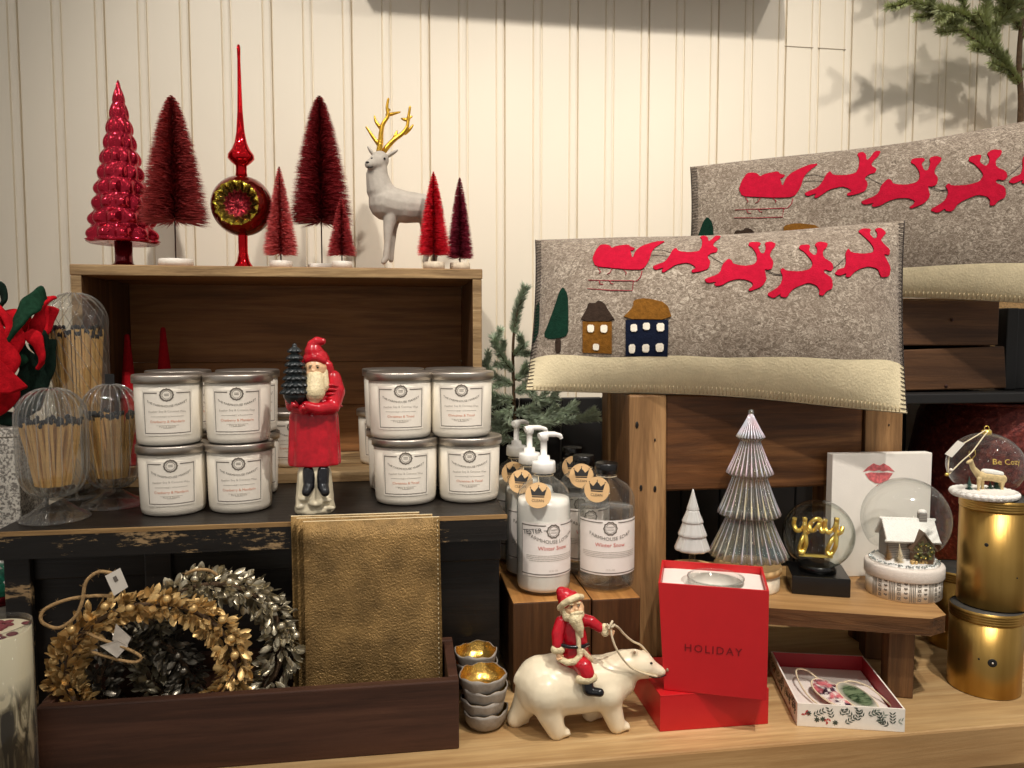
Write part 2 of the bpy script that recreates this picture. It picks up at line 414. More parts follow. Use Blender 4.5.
# low bench turned a little towards the camera
ZL = .110
AL = math.radians(20)
c0 = G(946, 620, ZL)
t = thing('low_bench', 'low worn wooden bench holding the snow globes and glass trees', 'bench', (c0.x, c0.y, 0), -AL)
M['low_wood'] = wood('worn bench plank', rgb(112, 74, 40), rgb(192, 148, 94), rgb(218, 178, 124), 0, .8, .5, .25)
M['low_edge'] = wood('gouged plank edge', rgb(38, 22, 11), rgb(110, 72, 38), rgb(150, 106, 64), 0, 1.6, .65, .8, False, wear=(rgb(36, 22, 12), 60, .60))
LL, LD = .285, .185
pts = [(-LL, 0), (-.016, 0), (.006, .018), (.006, LD), (-LL+.006, LD), (-LL, LD-.01)]
b = MB(); k = len(pts)
b.add([(x, y, ZL-.021) for x, y in pts]+[(x, y, ZL) for x, y in pts], [tuple(reversed(range(k))), tuple(range(k, 2*k))])
b.add([(x, y, ZL-.021) for x, y in pts]+[(x, y, ZL) for x, y in pts], [(i, (i+1) % k, (i+1) % k+k, i+k) for i in range(k)], 1)
b.build('plank', [M['low_wood'], M['low_edge']], t, bevel=.003)
for (x, y) in ((-.056, .022), (-.056, LD-.05), (-LL+.03, .022), (-LL+.03, LD-.05)):
    b = MB(); b.box(x, x+.030, y, y+.034, 0, ZL-.0212); b.build('leg', M['stool_side'], t, bevel=.002)
b = MB(); b.box(-LL+.061, -.057, .150, .164, ZL-.050, ZL-.0212); b.build('rail', M['low_edge'], t, bevel=.001)
LOW = t

# small wooden riser below the soap bottles
ZR = None
f0 = W(513, 603, .925); f1 = W(641, 599, .925)
ZR = f0.z
t = thing('wooden_riser', 'small cracked wooden block under the soap bottles', 'riser', (0, 0, 0))
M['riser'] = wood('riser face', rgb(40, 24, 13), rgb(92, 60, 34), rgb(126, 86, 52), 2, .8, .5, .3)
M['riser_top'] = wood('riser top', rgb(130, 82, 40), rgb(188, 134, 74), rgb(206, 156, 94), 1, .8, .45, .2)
xm = W(592, 600, .925).x
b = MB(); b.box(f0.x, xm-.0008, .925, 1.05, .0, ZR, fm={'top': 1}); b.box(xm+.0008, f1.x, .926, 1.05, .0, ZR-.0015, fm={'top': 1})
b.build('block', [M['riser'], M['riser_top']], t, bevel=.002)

# display tray at the lower left
TY = .806
ta, tb_ = W(35, 708, TY), W(459, 681, TY)
M['tray'] = wood('dark stained tray', rgb(40, 23, 15), rgb(80, 50, 36), rgb(102, 68, 50), 0, .7, .55, .15)
TZ = (ta.z+tb_.z)/2
t = thing('wooden_tray', 'dark stained shallow wooden tray holding wreaths and gold pouches', 'tray', (0, 0, 0))
TX0, TX1 = ta.x, tb_.x
b = MB(); b.box(TX0, TX1, TY, TY+.012, 0, TZ); b.build('front_board', M['tray'], t, bevel=.0015)
b = MB(); b.box(TX0, TX1, .914-.012, .913, 0, TZ+.006); b.build('back_board', M['tray'], t, bevel=.0015)
for x in (TX0, TX1-.011):
    b = MB(); b.hexa([(x, TY+.0125, 0), (x+.011, TY+.0125, 0), (x+.011, .9015, 0), (x, .9015, 0), (x, TY+.0125, TZ), (x+.011, TY+.0125, TZ), (x+.011, .9015, TZ+.005), (x, .9015, TZ+.005)])
    b.build('side_board', M['tray'], t, bevel=.0015)
b = MB(); b.box(TX0+.012, TX1-.012, TY+.013, .901, .001, .008); b.build('tray_bottom', M['tray'], t)
# ------------------------------------------------------------------ things standing on the crate
CT = CZ
def on_crate(x, Y, z=None): 
    p = W(x, 264, Y); return Vector((p.x, Y, CT if z is None else z))

# red glass fir
M['red_glass'] = plain('deep red mirrored glass', rgb(168, 26, 48), .12, .75, var=.2, vs=50)
M['red_glass_dark'] = plain('dark red glass foot', rgb(110, 22, 30), .15, .6, var=.2)
p = on_crate(124, 1.262); s = mr(p)
t = thing('glass_fir', 'shiny red glass fir tree with bumpy tiers at the left end of the crate', 'ornament', p)
H0, H1 = W(121, 244, 1.262).z-CZ, W(119, 80, 1.262).z-CZ
def bump(a, i, z):
    k = (z-H0)/(H1-H0); tier = k*10.5; q = abs(sin(PI*tier))**.8
    return 1+q*(.24*abs(cos(a*5+PI/2*(int(tier) % 2)))**1.3-.10)*(1-k*.3)
prof = [(.004, H0+.006), (18*s, H0+.003), (34*s, H0), (36*s, H0+.004)]
for i in range(1, 127):
    k = i/126; r = (1-k)**.85*34*s*(1-.0*k)+.4*s
    tier = k*10.5; f = abs(sin(PI*tier))**.6
    prof.append((r*(.90+.10*f), H0+.004+(H1-H0-.004)*k))
b = MB(); b.lathe(prof, 90, fn=bump); b.build('tree_body', M['red_glass'], t)
b = MB(); b.lathe([(28*s, 0), (28*s, 1.5*s), (18*s, 4*s), (10*s, 7*s), (9*s, 11*s), (9*s, H0+.004)], 32); b.build('foot', M['red_glass_dark'], t)

# bottle brush trees
def brush(px_x, Y, top, bot, rpx, stem_base, col, label, base='puck', n=5200, basepx=14, dark=None, shape=1.0, droop=.25, seed=1):
    rnd = random.Random(seed)
    p = on_crate(px_x, Y); s = mpp(p)
    gx = lambda y: W(px_x, y, Y).z-CT
    zt, zb = gx(top), gx(bot)
    t = thing('bottle_brush_tree', label, 'tree ornament', p, 0, 'bottle brush trees')
    R = rpx*s*1.13; n = int(n*1.7)
    b = MB()
    turns = max(14, int((zt-zb)/.0035))
    for i in range(n):
        u = rnd.random()**.75                                  # from tip (0) to skirt (1)
        u = (round(u*turns)+rnd.gauss(0, .16))/turns
        u = min(max(u, 0.0), 1)
        z = zt-(zt-zb)*u
        r = R*(.06+.94*min(1, u**shape*1.04))*rnd.uniform(.86, 1.04)
        a = rnd.uniform(0, 2*PI)
        d = Vector((cos(a), sin(a), -droop*rnd.uniform(.3, 1.2)+.12)).normalized()
        sd = d.cross(Vector((rnd.gauss(0, 1), rnd.gauss(0, 1), rnd.gauss(0, 1)))).normalized()*(.00048+.00016*rnd.random())
        o = Vector((0, 0, z+.0012)); e = o+d*r
        mid = o+d*r*.55+Vector((0, 0, .0004))
        b.add([o-sd, o+sd, mid+sd, mid-sd, e], [(0, 1, 2, 3), (3, 2, 4)])
    b.build('bristles', M[col], t)
    b = MB(); b.tube([(0, 0, .002), (0, 0, zt+.001)], .0011, 6); b.build('wire_stem', M['black_wire'], t)
    b = MB(); hb = 7.5*s; rb = basepx*s
    if base == 'puck': b.lathe([(rb, 0), (rb, hb), (rb*.97, hb+.0006)], 28); b.build('base', M['puck'], t)
    else: b.lathe([(rb, 0), (rb*1.03, hb*.5), (rb, hb*1.05)], 20); b.build('base', M['birch_log'], t)
    return t
M['black_wire'] = plain('dark wire', rgb(58, 34, 28), .5, .6)
M['puck'] = plain('white painted disc', rgb(232, 226, 214), .5, var=.03)
M['birch_log'] = plain('pale log slice', rgb(206, 192, 168), .8, var=.15, vs=150, bump=.4)
for k, c in (('br_deep', (158, 56, 54)), ('br_burg', (140, 36, 40)), ('br_rose', (206, 92, 90)), ('br_mid', (172, 58, 60)), ('br_bright', (222, 40, 56)), ('br_plum', (138, 40, 58))):
    M[k] = plain('bristle '+k[3:], rgb(*c), .55, var=.25, vs=90, spec=.3)
brush(176, 1.192, 97, 221, 31, 0, 'br_deep', 'tall burgundy bottle brush tree right of the red glass fir', n=7000, basepx=16.5, shape=.62, seed=2)
brush(322, 1.255, 97, 222, 29, 0, 'br_burg', 'tall burgundy bottle brush tree between the finial and the deer', n=7000, basepx=14, shape=.62, seed=3)
brush(281, 1.20, 168, 254, 16.5, 0, 'br_rose', 'small rose red bottle brush tree just right of the finial', n=3600, basepx=11, shape=.8, seed=4)
brush(342, 1.195, 198, 255, 14, 0, 'br_mid', 'smallest dark red bottle brush tree, in front of the tall one', n=2600, basepx=10, shape=.85, seed=5)
brush(434, 1.186, 173, 254, 16, 0, 'br_bright', 'bright red bottle brush tree in front of the deer', 'log', n=3600, basepx=10.5, shape=.75, seed=6)
brush(460, 1.196, 179, 258, 13, 0, 'br_plum', 'dark plum bottle brush tree at the right end of the crate', 'log', n=3000, basepx=10, shape=.7, seed=7)

# tree topper finial
M['red_mirror'] = plain('red mirrored glass', rgb(206, 20, 30), .06, .9, var=.08)
M['facet'] = plain('green gold faceted mirror', rgb(196, 176, 70), .12, 1, var=.5, vs=160, bump=.8, bscale=220)
M['facet_dark'] = plain('dark olive faceted mirror', rgb(104, 84, 34), .14, 1, var=.7, vs=200, bump=.8, bscale=260)
M['dark_red_glitter'] = plain('dark red indent glass', rgb(120, 14, 26), .25, .7, var=.5, vs=200, bump=.6, bscale=260)
M['globe_red'] = plain('dark red banded glass', rgb(120, 30, 22), .10, .85, var=.55, vs=18)
M['olive_band'] = plain('olive painted glass', rgb(92, 66, 34), .2, .8, var=.5, vs=60)
p = on_crate(243.5, 1.21); s = mpp(p); zz = lambda y: W(242, y, 1.21).z-CT
t = thing('tree_topper', 'shiny red glass tree topper with a round faceted reflector and long spire', 'ornament', p)
cz = zz(206)
b = MB()
b.lathe([(9.5*s, 0), (9.5*s, 2*s), (6*s, 8*s), (4.5*s, 16*s), (4.6*s, zz(236)), (5*s, zz(233))], 32); b.build('foot', M['red_mirror'], t)
b = MB(); b.lathe([(6*s, zz(178)), (5.2*s, zz(172)), (5.2*s, zz(166)), (9*s, zz(163)), (12.6*s, zz(159)), (12.4*s, zz(155)), (9*s, zz(150)), (6*s, zz(143)), (4*s, zz(132)), (2.6*s, zz(112)), (1.9*s, zz(85)), (1.5*s, zz(60)), (1.7*s, zz(48)), (1.2*s, zz(45))], 32); b.build('spire', M['red_mirror'], t)
fd = (Vector((0, 0, EYE))-Vector((p.x, p.y, CT+cz))); fd.z = 0; fd = Vector((-.08, -1, 0)).normalized()
Rm = fd.to_track_quat('Z', 'Y').to_matrix().to_4x4()
Rb = 29.5*s; a0 = .80
prof = []                                           # globe turned so its axis meets the viewer; pole cut away for the indent
for i in range(25):
    a = -PI/2+(PI-a0)*i/24; prof.append((max(Rb*cos(a), 1e-4), Rb*sin(a)))
b = MB(); b.lathe(prof, 40, c=(0, 0, cz), M=Rm, cap1=False); b.m = [0 if (i // 40) < 15 else 1 for i in range(len(b.f)-1)]+[0] if False else b.m
b.build('globe', M['globe_red'], t)
rr, rz = prof[-1]
b = MB(); star = lambda a, i, z: 1+(.10 if i in (1, 2, 3) else 0)*cos(a*14)
b.lathe([(rr, rz), (rr*.96, rz+.0015), (rr*.86, rz-.001)], 84, c=(0, 0, cz), M=Rm, fn=star, cap0=False, cap1=False, sm=False); b.build('reflector_rim', M['facet'], t)
b = MB(); b.lathe([(rr*.86, rz-.001), (rr*.62, rz-.007), (rr*.60, rz-.0072)], 84, c=(0, 0, cz), M=Rm, fn=lambda a, i, z: 1+.10*cos(a*14)*(1 if i else 1), cap0=False, cap1=False, sm=False); b.build('reflector_wall', M['facet_dark'], t)
b = MB(); b.lathe([(rr*.64, rz-.0070), (rr*.42, rz-.012), (rr*.22, rz-.0142), (.0004, rz-.0125)], 56, c=(0, 0, cz), M=Rm, fn=lambda a, i, z: 1+.12*cos(a*14)*(i in (1, 2)), cap0=False, cap1=False, sm=False); b.build('reflector_center', M['dark_red_glitter'], t)
b = MB(); b.lathe([(Rb*1.004*cos(-.10), Rb*1.004*sin(-.10)), (Rb*1.008, 0), (Rb*1.004*cos(.35), Rb*1.004*sin(.35))], 40, c=(0, 0, cz), M=Rm, cap0=False, cap1=False); b.build('painted_band', M['olive_band'], t)

# deer with gold antlers
M['deer_grey'] = plain('grey flocked deer', rgb(176, 168, 156), .8, var=.14, vs=60, bump=.15, bscale=160)
YD = 1.23
p = on_crate(400, YD)
t = thing('deer_figurine', 'grey deer figurine with gold antlers behind the bright red brush tree', 'figurine', p)
L = local(t); Q = lambda x, y, dy=0: L(W(x, y, YD+dy))
sd = mpp(p)
def Lm(mb, pts, rs): mb.limb([Q(*q) for q in pts], [r*sd for r in rs])
b = MB()
Lm(b, [(386, 203, 0), (404, 207, 0), (420, 208, .004), (429, 210, .006)], [17.5, 16, 14.5, 15])       # trunk
Lm(b, [(388, 203, 0), (380, 190, -.002), (377, 176, -.004), (378, 165, -.006)], [16, 13.5, 11, 9])    # chest, neck
Lm(b, [(380, 160, -.005), (376, 163, -.012), (371.5, 164, -.018), (369, 164.5, -.021)], [9, 8, 5.6, 4.4])     # head, muzzle
Lm(b, [(391, 214, -.008), (388.5, 228, -.010), (387.5, 243, -.010), (386, 258, -.010)], [8, 5.2, 3.4, 3.2]); Lm(b, [(386, 258, -.010), (383.5, 262, -.011)], [3.4, 2.8])
Lm(b, [(394, 214, .008), (392.5, 230, .010), (392, 246, .010), (391, 260, .010)], [7.5, 4.6, 3, 2.8])
Lm(b, [(431, 213, -.004), (433, 230, -.008), (437, 243, -.008), (434, 261, -.008)], [12, 7, 3.6, 3])
Lm(b, [(428, 213, .010), (427, 230, .014), (430, 243, .014), (425, 261, .014)], [11, 6.5, 3.4, 3])
Lm(b, [(438, 203, .004), (441, 210, .004)], [3.2, 1.5])
b.fuse('body', M['deer_grey'], t, voxel=.0009, smooth=26)
for (x0_, y0_, x1_, y1_, d) in ((375, 157, 368, 147, -.002), (385, 158, 397, 150.5, .004)):
    b = MB(); a_, c_ = Q(x0_, y0_, d), Q(x1_, y1_, d)
    mid = (a_+c_)/2; dr = (c_-a_).normalized()
    R_ = dr.to_track_quat('Z', 'Y').to_matrix()
    b.ball(mid, (3.8*sd, 1.8*sd, (c_-a_).length*.60), 14, M=R_); b.build('ear', M['deer_grey'], t)
for x, y, d in ((384.6, 158.6, -.0180), (371.8, 158.6, -.0215)):
    b = MB(); b.ball(Q(x, y, d), 1.25*sd, 10); b.build('eye', M['black'], t)
b = MB(); b.ball(Q(367.6, 162.4, -.0265), (1.8*sd, 1.2*sd, 1.1*sd), 10); b.build('nose', M['black_matte'], t)
b = MB(); b.tube([Q(367.6, 167.0, -.0262), Q(370, 167.4, -.0258), Q(373, 166.8, -.0235)], .55*sd, 6); b.build('mouth', M['black_matte'], t)
A1 = [[(379, 151), (380.5, 142), (381, 133), (383, 124), (388, 116), (387, 108), (388.3, 99)], [(379, 145), (373, 137), (369, 131), (366, 127)], [(380.8, 128), (376, 122), (374.5, 116)], [(387.5, 115), (394, 113.5), (400, 112)], [(388, 110), (390, 110)]]
A2 = [[(384, 151), (389, 145), (395, 139), (402, 134), (407, 127), (408.5, 117), (410, 107)], [(394, 139), (396, 134), (397, 131)], [(405, 133), (410, 129), (413, 125)], [(408, 120), (404, 119.5), (401.5, 118.5)], [(408.5, 118), (412, 116.5)]]
for an, dd in ((A1, -.003), (A2, .006)):
    b = MB()
    for i, br in enumerate(an):
        pts = spline([Q(x, y, dd+.002*i) for x, y in br], 4) if len(br) > 2 else [Q(x, y, dd+.002*i) for x, y in br]
        k = len(pts); r0, r1 = (3.0, 1.3) if i == 0 else (2.3, .9)
        b.limb(pts, [(r0+(r1-r0)*j/(k-1))*sd for j in range(k)], 8)
    b.fuse('antler', M['gold_paint'], t, voxel=.0008, smooth=2)
# ------------------------------------------------------------------ jar candles
M['milk_glass'] = plain('white candle jar', rgb(236, 228, 212), .2, var=.02, Transmission_Weight=0)
M['lid_silver'] = plain('brushed silver lid', rgb(186, 178, 168), .42, 1, var=.10, vs=30)
CR, CH = .0415, .0850
def candle_proto(title, label, loc, rz):
    t = thing('jar_candle', label, 'candle', loc, rz, 'white jar candles')
    b = MB(); b.lathe([(CR*.86, 0), (CR*.93, .002), (CR*.955, .008), (CR*.955, .011), (CR*.965, .013), (CR, CH-.011), (CR*.985, CH-.0105)], 48); b.build('jar', M['milk_glass'], t)
    b = MB(); b.lathe([(CR*1.02, CH-.0104), (CR*1.06, CH-.0100), (CR*1.065, CH-.0022), (CR*1.055, CH-.0008), (CR*1.03, CH), (CR*.97, CH-.0006), (CR*.2, CH-.0006)], 48); b.build('lid', M['lid_silver'], t)
    fR = lambda z: CR*(.965+.035*(z-.013)/(CH-.024))
    def fn(h):
        def g(x, y):
            x *= 1.24; y = .0400+(y-.0417)*1.16; return ((fR(y)+h)*sin(x/CR), -(fR(y)+h)*cos(x/CR), y)
        return g
    b = MB(); f = fn(.0004)
    zs = [.0185+.0465*i/6 for i in range(7)]
    vs = []; fs = []; n = 16
    for z in zs:
        for i in range(n+1): vs.append(f(-.0255+.051*i/n, z))
    for j in range(6):
        for i in range(n): a = j*(n+1)+i; fs.append((a, a+1, a+n+2, a+n+1))
    b.add(vs, fs, 0, True); lb = b.build('label', M['paper'], t)
    b = MB(); f = fn(.0007); w = .0009
    for xa, xb, za, zb_ in ((-.0235, -.009, .0620, .0630), (.009, .0235, .0620, .0630), (-.0235, .0235, .0205, .0213), (-.0235, -.0228, .0205, .063), (.0228, .0235, .0205, .063)): rect2(b, f, xa, xb, za, zb_)
    ring2(b, f, 0, .0605, .0052, .0068, 28, wob=.05, k=12); ring2(b, f, 0, .0605, .0040, .0044, 20)
    rect2(b, f, -.0022, .0022, .0612, .0617, 2); rect2(b, f, -.0022, .0022, .0597, .0602, 2)
    put_text(b, 'THE FARMHOUSE MARKET', f, .0033, 0, .0478, arc=14)
    b.build('label_border', M['dark_print'], lb)
    b = MB()
    put_text(b, 'Feather Soy & Coconut Wax', f, .0031, 0, .0427, arc=-2)
    rect2(b, f, -.016, -.004, .0380, .0384, 4); rect2(b, f, .004, .016, .0380, .0384, 4); put_text(b, 'NET WT', f, .0022, 0, .0374)
    rect2(b, f, -.011, .011, .0288, .0291, 6); rect2(b, f, -.004, .004, .0262, .0266, 3)
    put_text(b, 'Pure & Simple', f, .0028, 0, .0256+.0012)
    b.build('label_small_print', M['pale_print'], lb)
    b = MB(); put_text(b, title, f, .0037, 0, .0318); b.build('label_title', M['orange_print'], lb)
    return t
def face(p): return math.atan2(p.x, p.y)*-.75        # most labels turn towards the shopper
def cand(proto, p, label, j=0):
    o = dup(proto, p, face(p)+j, label); o.scale = proto.scale; return o
zc = ZB+.0004
st = CH+.0003
rows = []
pl = candle_proto('Cranberry & Mandarin', 'white jar candle at the lower left corner of the left candle block', (0, 0, 0), 0)
pr_ = candle_proto('Christmas & Tinsel', 'white jar candle at the lower left of the right candle block', (0, 0, 0), 0)
def CB(x, Y): q = W(x, 505, Y); return Vector((q.x, Y, zc))
def CTp(x, Y, dz=st): q = W(x, 430, Y); return Vector((q.x, Y, zc+dz))
f1_, f2_, bk = 1.000, 1.004, 1.1005
P0 = CB(174, f1_); pl.location = P0; pl.scale = (.952, .952, 1); pl.rotation_euler.z = face(P0)
cand(pl, CTp(170, f1_), 'white jar candle stacked at the upper left front of the left candle block')
cand(pl, CB(241, f2_), 'white jar candle at the lower right front of the left candle block')
cand(pl, CTp(239, f2_), 'white jar candle stacked at the upper right front of the left candle block')
cand(pl, CB(180, bk), 'white jar candle hidden low behind the left block', .5)
cand(pl, CTp(180, bk), 'white jar candle in the upper back row of the left block, lid at top left', .5)
cand(pl, CB(250, bk), 'white jar candle in the lower back row left of the Santa figure', .4)
cand(pl, CTp(249, bk), 'white jar candle in the upper back row left of the Santa figure', .4)
q = W(291, 440, 1.235); cand(pl, Vector((q.x, 1.235, CF+.0004)), 'single white jar candle on the crate floor left of the Santa figure', .1)
g1_, g2_ = 1.018, 1.020
P0 = CB(406, g1_); pr_.location = P0; pr_.rotation_euler.z = face(P0)
cand(pr_, CTp(401, g1_), 'white jar candle stacked at the upper left front of the right candle block')
cand(pr_, CB(469, g2_), 'white jar candle at the lower right front of the right candle block')
cand(pr_, CTp(461, g2_), 'white jar candle stacked at the upper right front of the right candle block')
bk2 = 1.1085
cand(pr_, CB(398, bk2), 'white jar candle hidden low in the back row of the right block', .5)
cand(pr_, CTp(394, bk2), 'white jar candle in the upper back row of the right block, lid showing at left', .5)
cand(pr_, CB(462, bk2), 'white jar candle low in the back row of the right block beside the pine sprig', .5)
cand(pr_, CTp(456, bk2), 'white jar candle in the upper back row of the right block beside the pine sprig', .5)
q = W(385, 440, 1.235); cand(pr_, Vector((q.x, 1.235, CF+.0004)), 'single white jar candle on the crate floor just right of the Santa figure', -.1)

# red felt cones inside the crate
M['felt_red'] = plain('red felt', rgb(158, 20, 28), .95, var=.2, vs=200, bump=.4, bscale=500, spec=.1)
M['felt_green'] = plain('green felt', rgb(30, 62, 44), .95, var=.25, vs=200, bump=.4, bscale=500, spec=.1)
for x, top, r, lab in ((163, 327, .026, 'slim red felt cone tree inside the crate behind the left candles'), (127, 334, .024, 'red felt cone tree inside the crate beside the tall match cloche')):
    q = W(x, top, 1.27); hgt = q.z-CF-.0004
    t = thing('felt_cone_tree', lab, 'ornament', (q.x, 1.27, CF+.0004))
    b = MB(); b.lathe([(r*.97, 0.0), (r, .004), (r*.5, hgt*.52), (.0035, hgt-.002), (.001, hgt)], 32); b.build('cone', M['felt_red'], t)
    b = MB(); b.lathe([(r*.95, -.0), (r*1.04, .001), (r*1.03, .005), (r*.97, .0055)], 32); b.build('felt_hem', M['felt_red'], t)

# ------------------------------------------------------------------ match cloches
M['match_wood'] = plain('match sticks', rgb(214, 172, 108), .7, var=.14, vs=20)
M['match_tip'] = plain('black match tips', rgb(30, 29, 31), .8, var=.2, vs=200)
def cloche(px, Y, top, shoulder, low, stem, wid, n, twist, label, mlabel, mgroup, mtop, foot=36, tilt=.12, seed=1, striker=False):
    rnd = random.Random(seed)
    c = W(px, 500, Y); p = Vector((c.x, Y, ZB+.0004)); s = mr(p)
    h = lambda y: max(.002, W(px, y, Y).z-ZB)
    t = thing('match_cloche', label, 'glass jar', p, 0, 'match cloches')
    R = wid*s/2; fl = lambda a, i, z: 1+.022*(abs(cos(n*.5*(a+twist*z)))-.5)
    zt, zs_, zl, zm = h(top), h(shoulder), h(low), h(stem)
    prof = [(.004, zt)]
    for i in range(1, 10):
        a = PI/2*i/9; prof.append((R*sin(a)**.9, zs_+(zt-zs_)*cos(a)))
    for i in range(1, 6): prof.append((R*(1-.02*i/5), zs_+(zl-zs_)*i/5))
    for i in range(1, 8):
        a = PI/2*i/7; prof.append((.0085+(R*.98-.0085)*cos(a)**.8, zl-(zl-zm)*sin(a)))
    b = MB(); b.lathe(prof[::-1], 132, fn=fl, cap0=False, cap1=True); b.build('glass_dome', M['glass_ribbed'], t)
    b = MB(); F_ = foot*s
    b.lathe([(F_, 0), (F_, .0015), (F_*.93, .004), (F_*.66, zm*.36), (F_*.42, zm*.62), (.0098, zm*.82), (.0086, zm)], 64, fn=lambda a, i, z: 1+.03*cos(18*a)*(i > 0), cap0=True, cap1=False); b.build('foot', M['glass_ribbed'], t)
    b = MB()                                      # moulded ribs running over the dome
    cum = 0; m_ = n
    for j in range(m_):
        pts = []
        for (r, z) in prof[1:]:
            a = 2*PI*j/m_-twist*(z-zs_) ; rr_ = r*1.006; pts.append((rr_*cos(a), rr_*sin(a), z))
        b.tube(pts, .00075, 5)
    b.build('glass_ribs', M['glass_rib'], t)
    if striker:
        b = MB(); b.box(-.0055, .0055, -.0012, .0012, zt-.001, zt+.0125); b.build('striker_tab', M['black_matte'], t)
    # the matches
    L_ = h(mtop)-zm*1.0-.004
    sp = .0033; cells = []
    Rm_ = R*.93-.002
    k = int(Rm_/sp)+1
    for i in range(-k, k+1):
        for j in range(-k, k+1):
            x = (i+.5*(j % 2))*sp*1.12; y = j*sp*.97
            if x*x+y*y < Rm_*Rm_: cells.append((x, y))
    # keep the matches that can be seen: the rows towards the shopper and a thin cover on top
    front = [c_ for c_ in cells if math.hypot(*c_) > Rm_*.74 and c_[1] < Rm_*.12]
    inner = [c_ for c_ in cells if c_ not in front]; rnd.shuffle(inner)
    return t, p, front, inner[:len(inner)//14], L_, zm, R, rnd
match = None
def fill(data, mlabel, mgroup, lean):
    global match
    t, p, front, inner, L_, zm, R, rnd = data
    if match is None:
        b = MB(); b.box(-.0014, .0014, -.0014, .0014, 0, 1); match = b.build('match', M['match_wood'])
        tag(match, 'x', 'match'); b = MB(); b.ball((0, 0, 0), (.0023, .0023, .0036), 8); hd = b.build('match_head', M['match_tip'], match)
        first = True
    else: first = False
    for (x, y) in front+inner:
        o = match if first else match.copy(); hd = [c for c in match.children][0]
        if not first:
            C.objects.link(o); h2 = hd.copy(); C.objects.link(h2); h2.parent = o
        else: h2 = hd
        first = False
        f = .52; lo = Vector((x*f+rnd.gauss(0, .001), y*f+rnd.gauss(0, .001), zm+.010+.35*max(0, math.hypot(x, y)*f-.006)))
        hi = Vector((x, y, 0)); 
        sw = lean*rnd.gauss(0, 1)
        ca, sa = cos(sw), sin(sw); hi = Vector((hi.x*ca-hi.y*sa, hi.x*sa+hi.y*ca, 0)); hi.z = zm+.004+L_*rnd.uniform(.955, 1.03)
        d = hi-lo; ln = d.length
        q_ = d.to_track_quat('Z', 'Y')
        o.rotation_mode = 'XYZ'; o.rotation_euler = q_.to_euler(); o.location = p+lo; o.scale = (1, 1, ln)
        h2.location = (0, 0, 1); h2.scale = (1, 1, 1/ln)
        tag(o, mlabel, 'match', mgroup)
d3 = cloche(82, 1.115, 293, 322, 430, 492, 65, 18, 14, 'tallest ribbed glass match cloche, at the back beside the crate', '', '', 332, 34, seed=11)
fill(d3, 'black tipped match in the tall ribbed cloche at the back', 'matches in the tall cloche', .05)
d1 = cloche(54.5, .975, 388, 418, 466, 496, 73, 20, 0, 'ribbed glass match cloche at the front left edge of the black bench', '', '', 421, 36, seed=12)
fill(d1, 'black tipped match in the front left ribbed cloche', 'matches in the front left cloche', .16)
d2 = cloche(114, 1.045, 384, 412, 460, 487, 60, 20, 0, 'ribbed glass match cloche next to the left candle block', '', '', 414, 33, seed=13, striker=True)
fill(d2, 'black tipped match in the ribbed cloche next to the candles', 'matches in the cloche next to the candles', .10)
# ------------------------------------------------------------------ standing Santa figure
M['skin_paint'] = plain('painted face', rgb(222, 178, 136), .3, var=.08, vs=120)
M['beard_paint'] = plain('painted cream beard', rgb(226, 208, 166), .4, var=.15, vs=250, bump=.7, bscale=420)
M['red_coat'] = plain('red glazed coat', rgb(182, 20, 36), .22, var=.28, vs=70, bump=.06, bscale=140)
M['boot_black'] = plain('glossy black boots', rgb(18, 18, 22), .12, var=.1)
M['cream_base'] = plain('cream glazed snow base', rgb(228, 216, 186), .28, var=.07, vs=60)
M['fir_black'] = plain('black green painted fir', rgb(30, 36, 38), .35, var=.3, vs=120)
YS = .972
p = G(315.5, 510, ZB); p = Vector((p.x, YS, ZB+.0003))
t = thing('santa_figure', 'standing Santa figure in a red hooded coat holding a dark fir tree', 'figurine', p)
L = local(t); Q = lambda x, y, d=0: L(W(x, y, YS+d)); s = mpp(p)
def LM(mb, pts, rs): mb.limb([Q(*q) for q in pts], [r*s for r in rs])
b = MB(); wv = lambda a, i, z: 1+.05*sin(5*a+i)+.03*sin(3*a+2*i)
sq = lambda a, i, z: (1/max(abs(cos(a)), abs(sin(a)))**.45)*.93*(1+.03*sin(6*a+1.7*i))
b.lathe([(20.5*s, 0), (21*s, 3*s), (20.5*s, 8*s), (19.5*s, 16*s), (18.5*s, 24*s), (17.5*s, 38*s), (15*s, 50*s)], 40, fn=sq)
for x, y, d, r in ((304, 499, -.0225, 4), (327, 500, -.0225, 4), (316, 504, -.024, 5), (301, 507, -.021, 4), (330, 508, -.021, 4)): b.ball(Q(x, y, d), (r*s*1.4, r*s*.6, r*s*.6), 12)
b.fuse('snow_base', M['cream_base'], t, voxel=.0013, smooth=4)
for x, tx in ((309, 306.5), (323, 325)):                                  # boots
    b = MB(); LM(b, [(x, 471, -.014), (x, 482, -.0215)], [6.5, 5.8]); LM(b, [(x, 486, -.0225), (tx, 492, -.030)], [5.8, 4.6]); b.fuse('boot', M['boot_black'], t, voxel=.001, smooth=2)
b = MB()                                                                  # coat skirt with folds, torso and sleeves
fold = lambda a, i, z: (1+.035*sin(11*a)*(i < 4))
c0 = Q(314.5, 464.5); 
b.lathe([(25*s, c0.z), (25.5*s, c0.z+3*s), (24.6*s, c0.z+22*s), (23.5*s, c0.z+48*s), (21*s, c0.z+58*s), (21.5*s, c0.z+68*s), (18*s, c0.z+82*s), (12*s, c0.z+94*s)], 66, c=(c0.x, 0, 0), fn=fold, M=Matrix.Diagonal((1, .72, 1, 1)))
LM(b, [(333, 378, 0), (336, 392, -.004), (333, 406, -.012)], [8, 9, 7.5]); LM(b, [(333, 407, -.014), (318, 409, -.026), (306, 406, -.028)], [7, 6, 5])
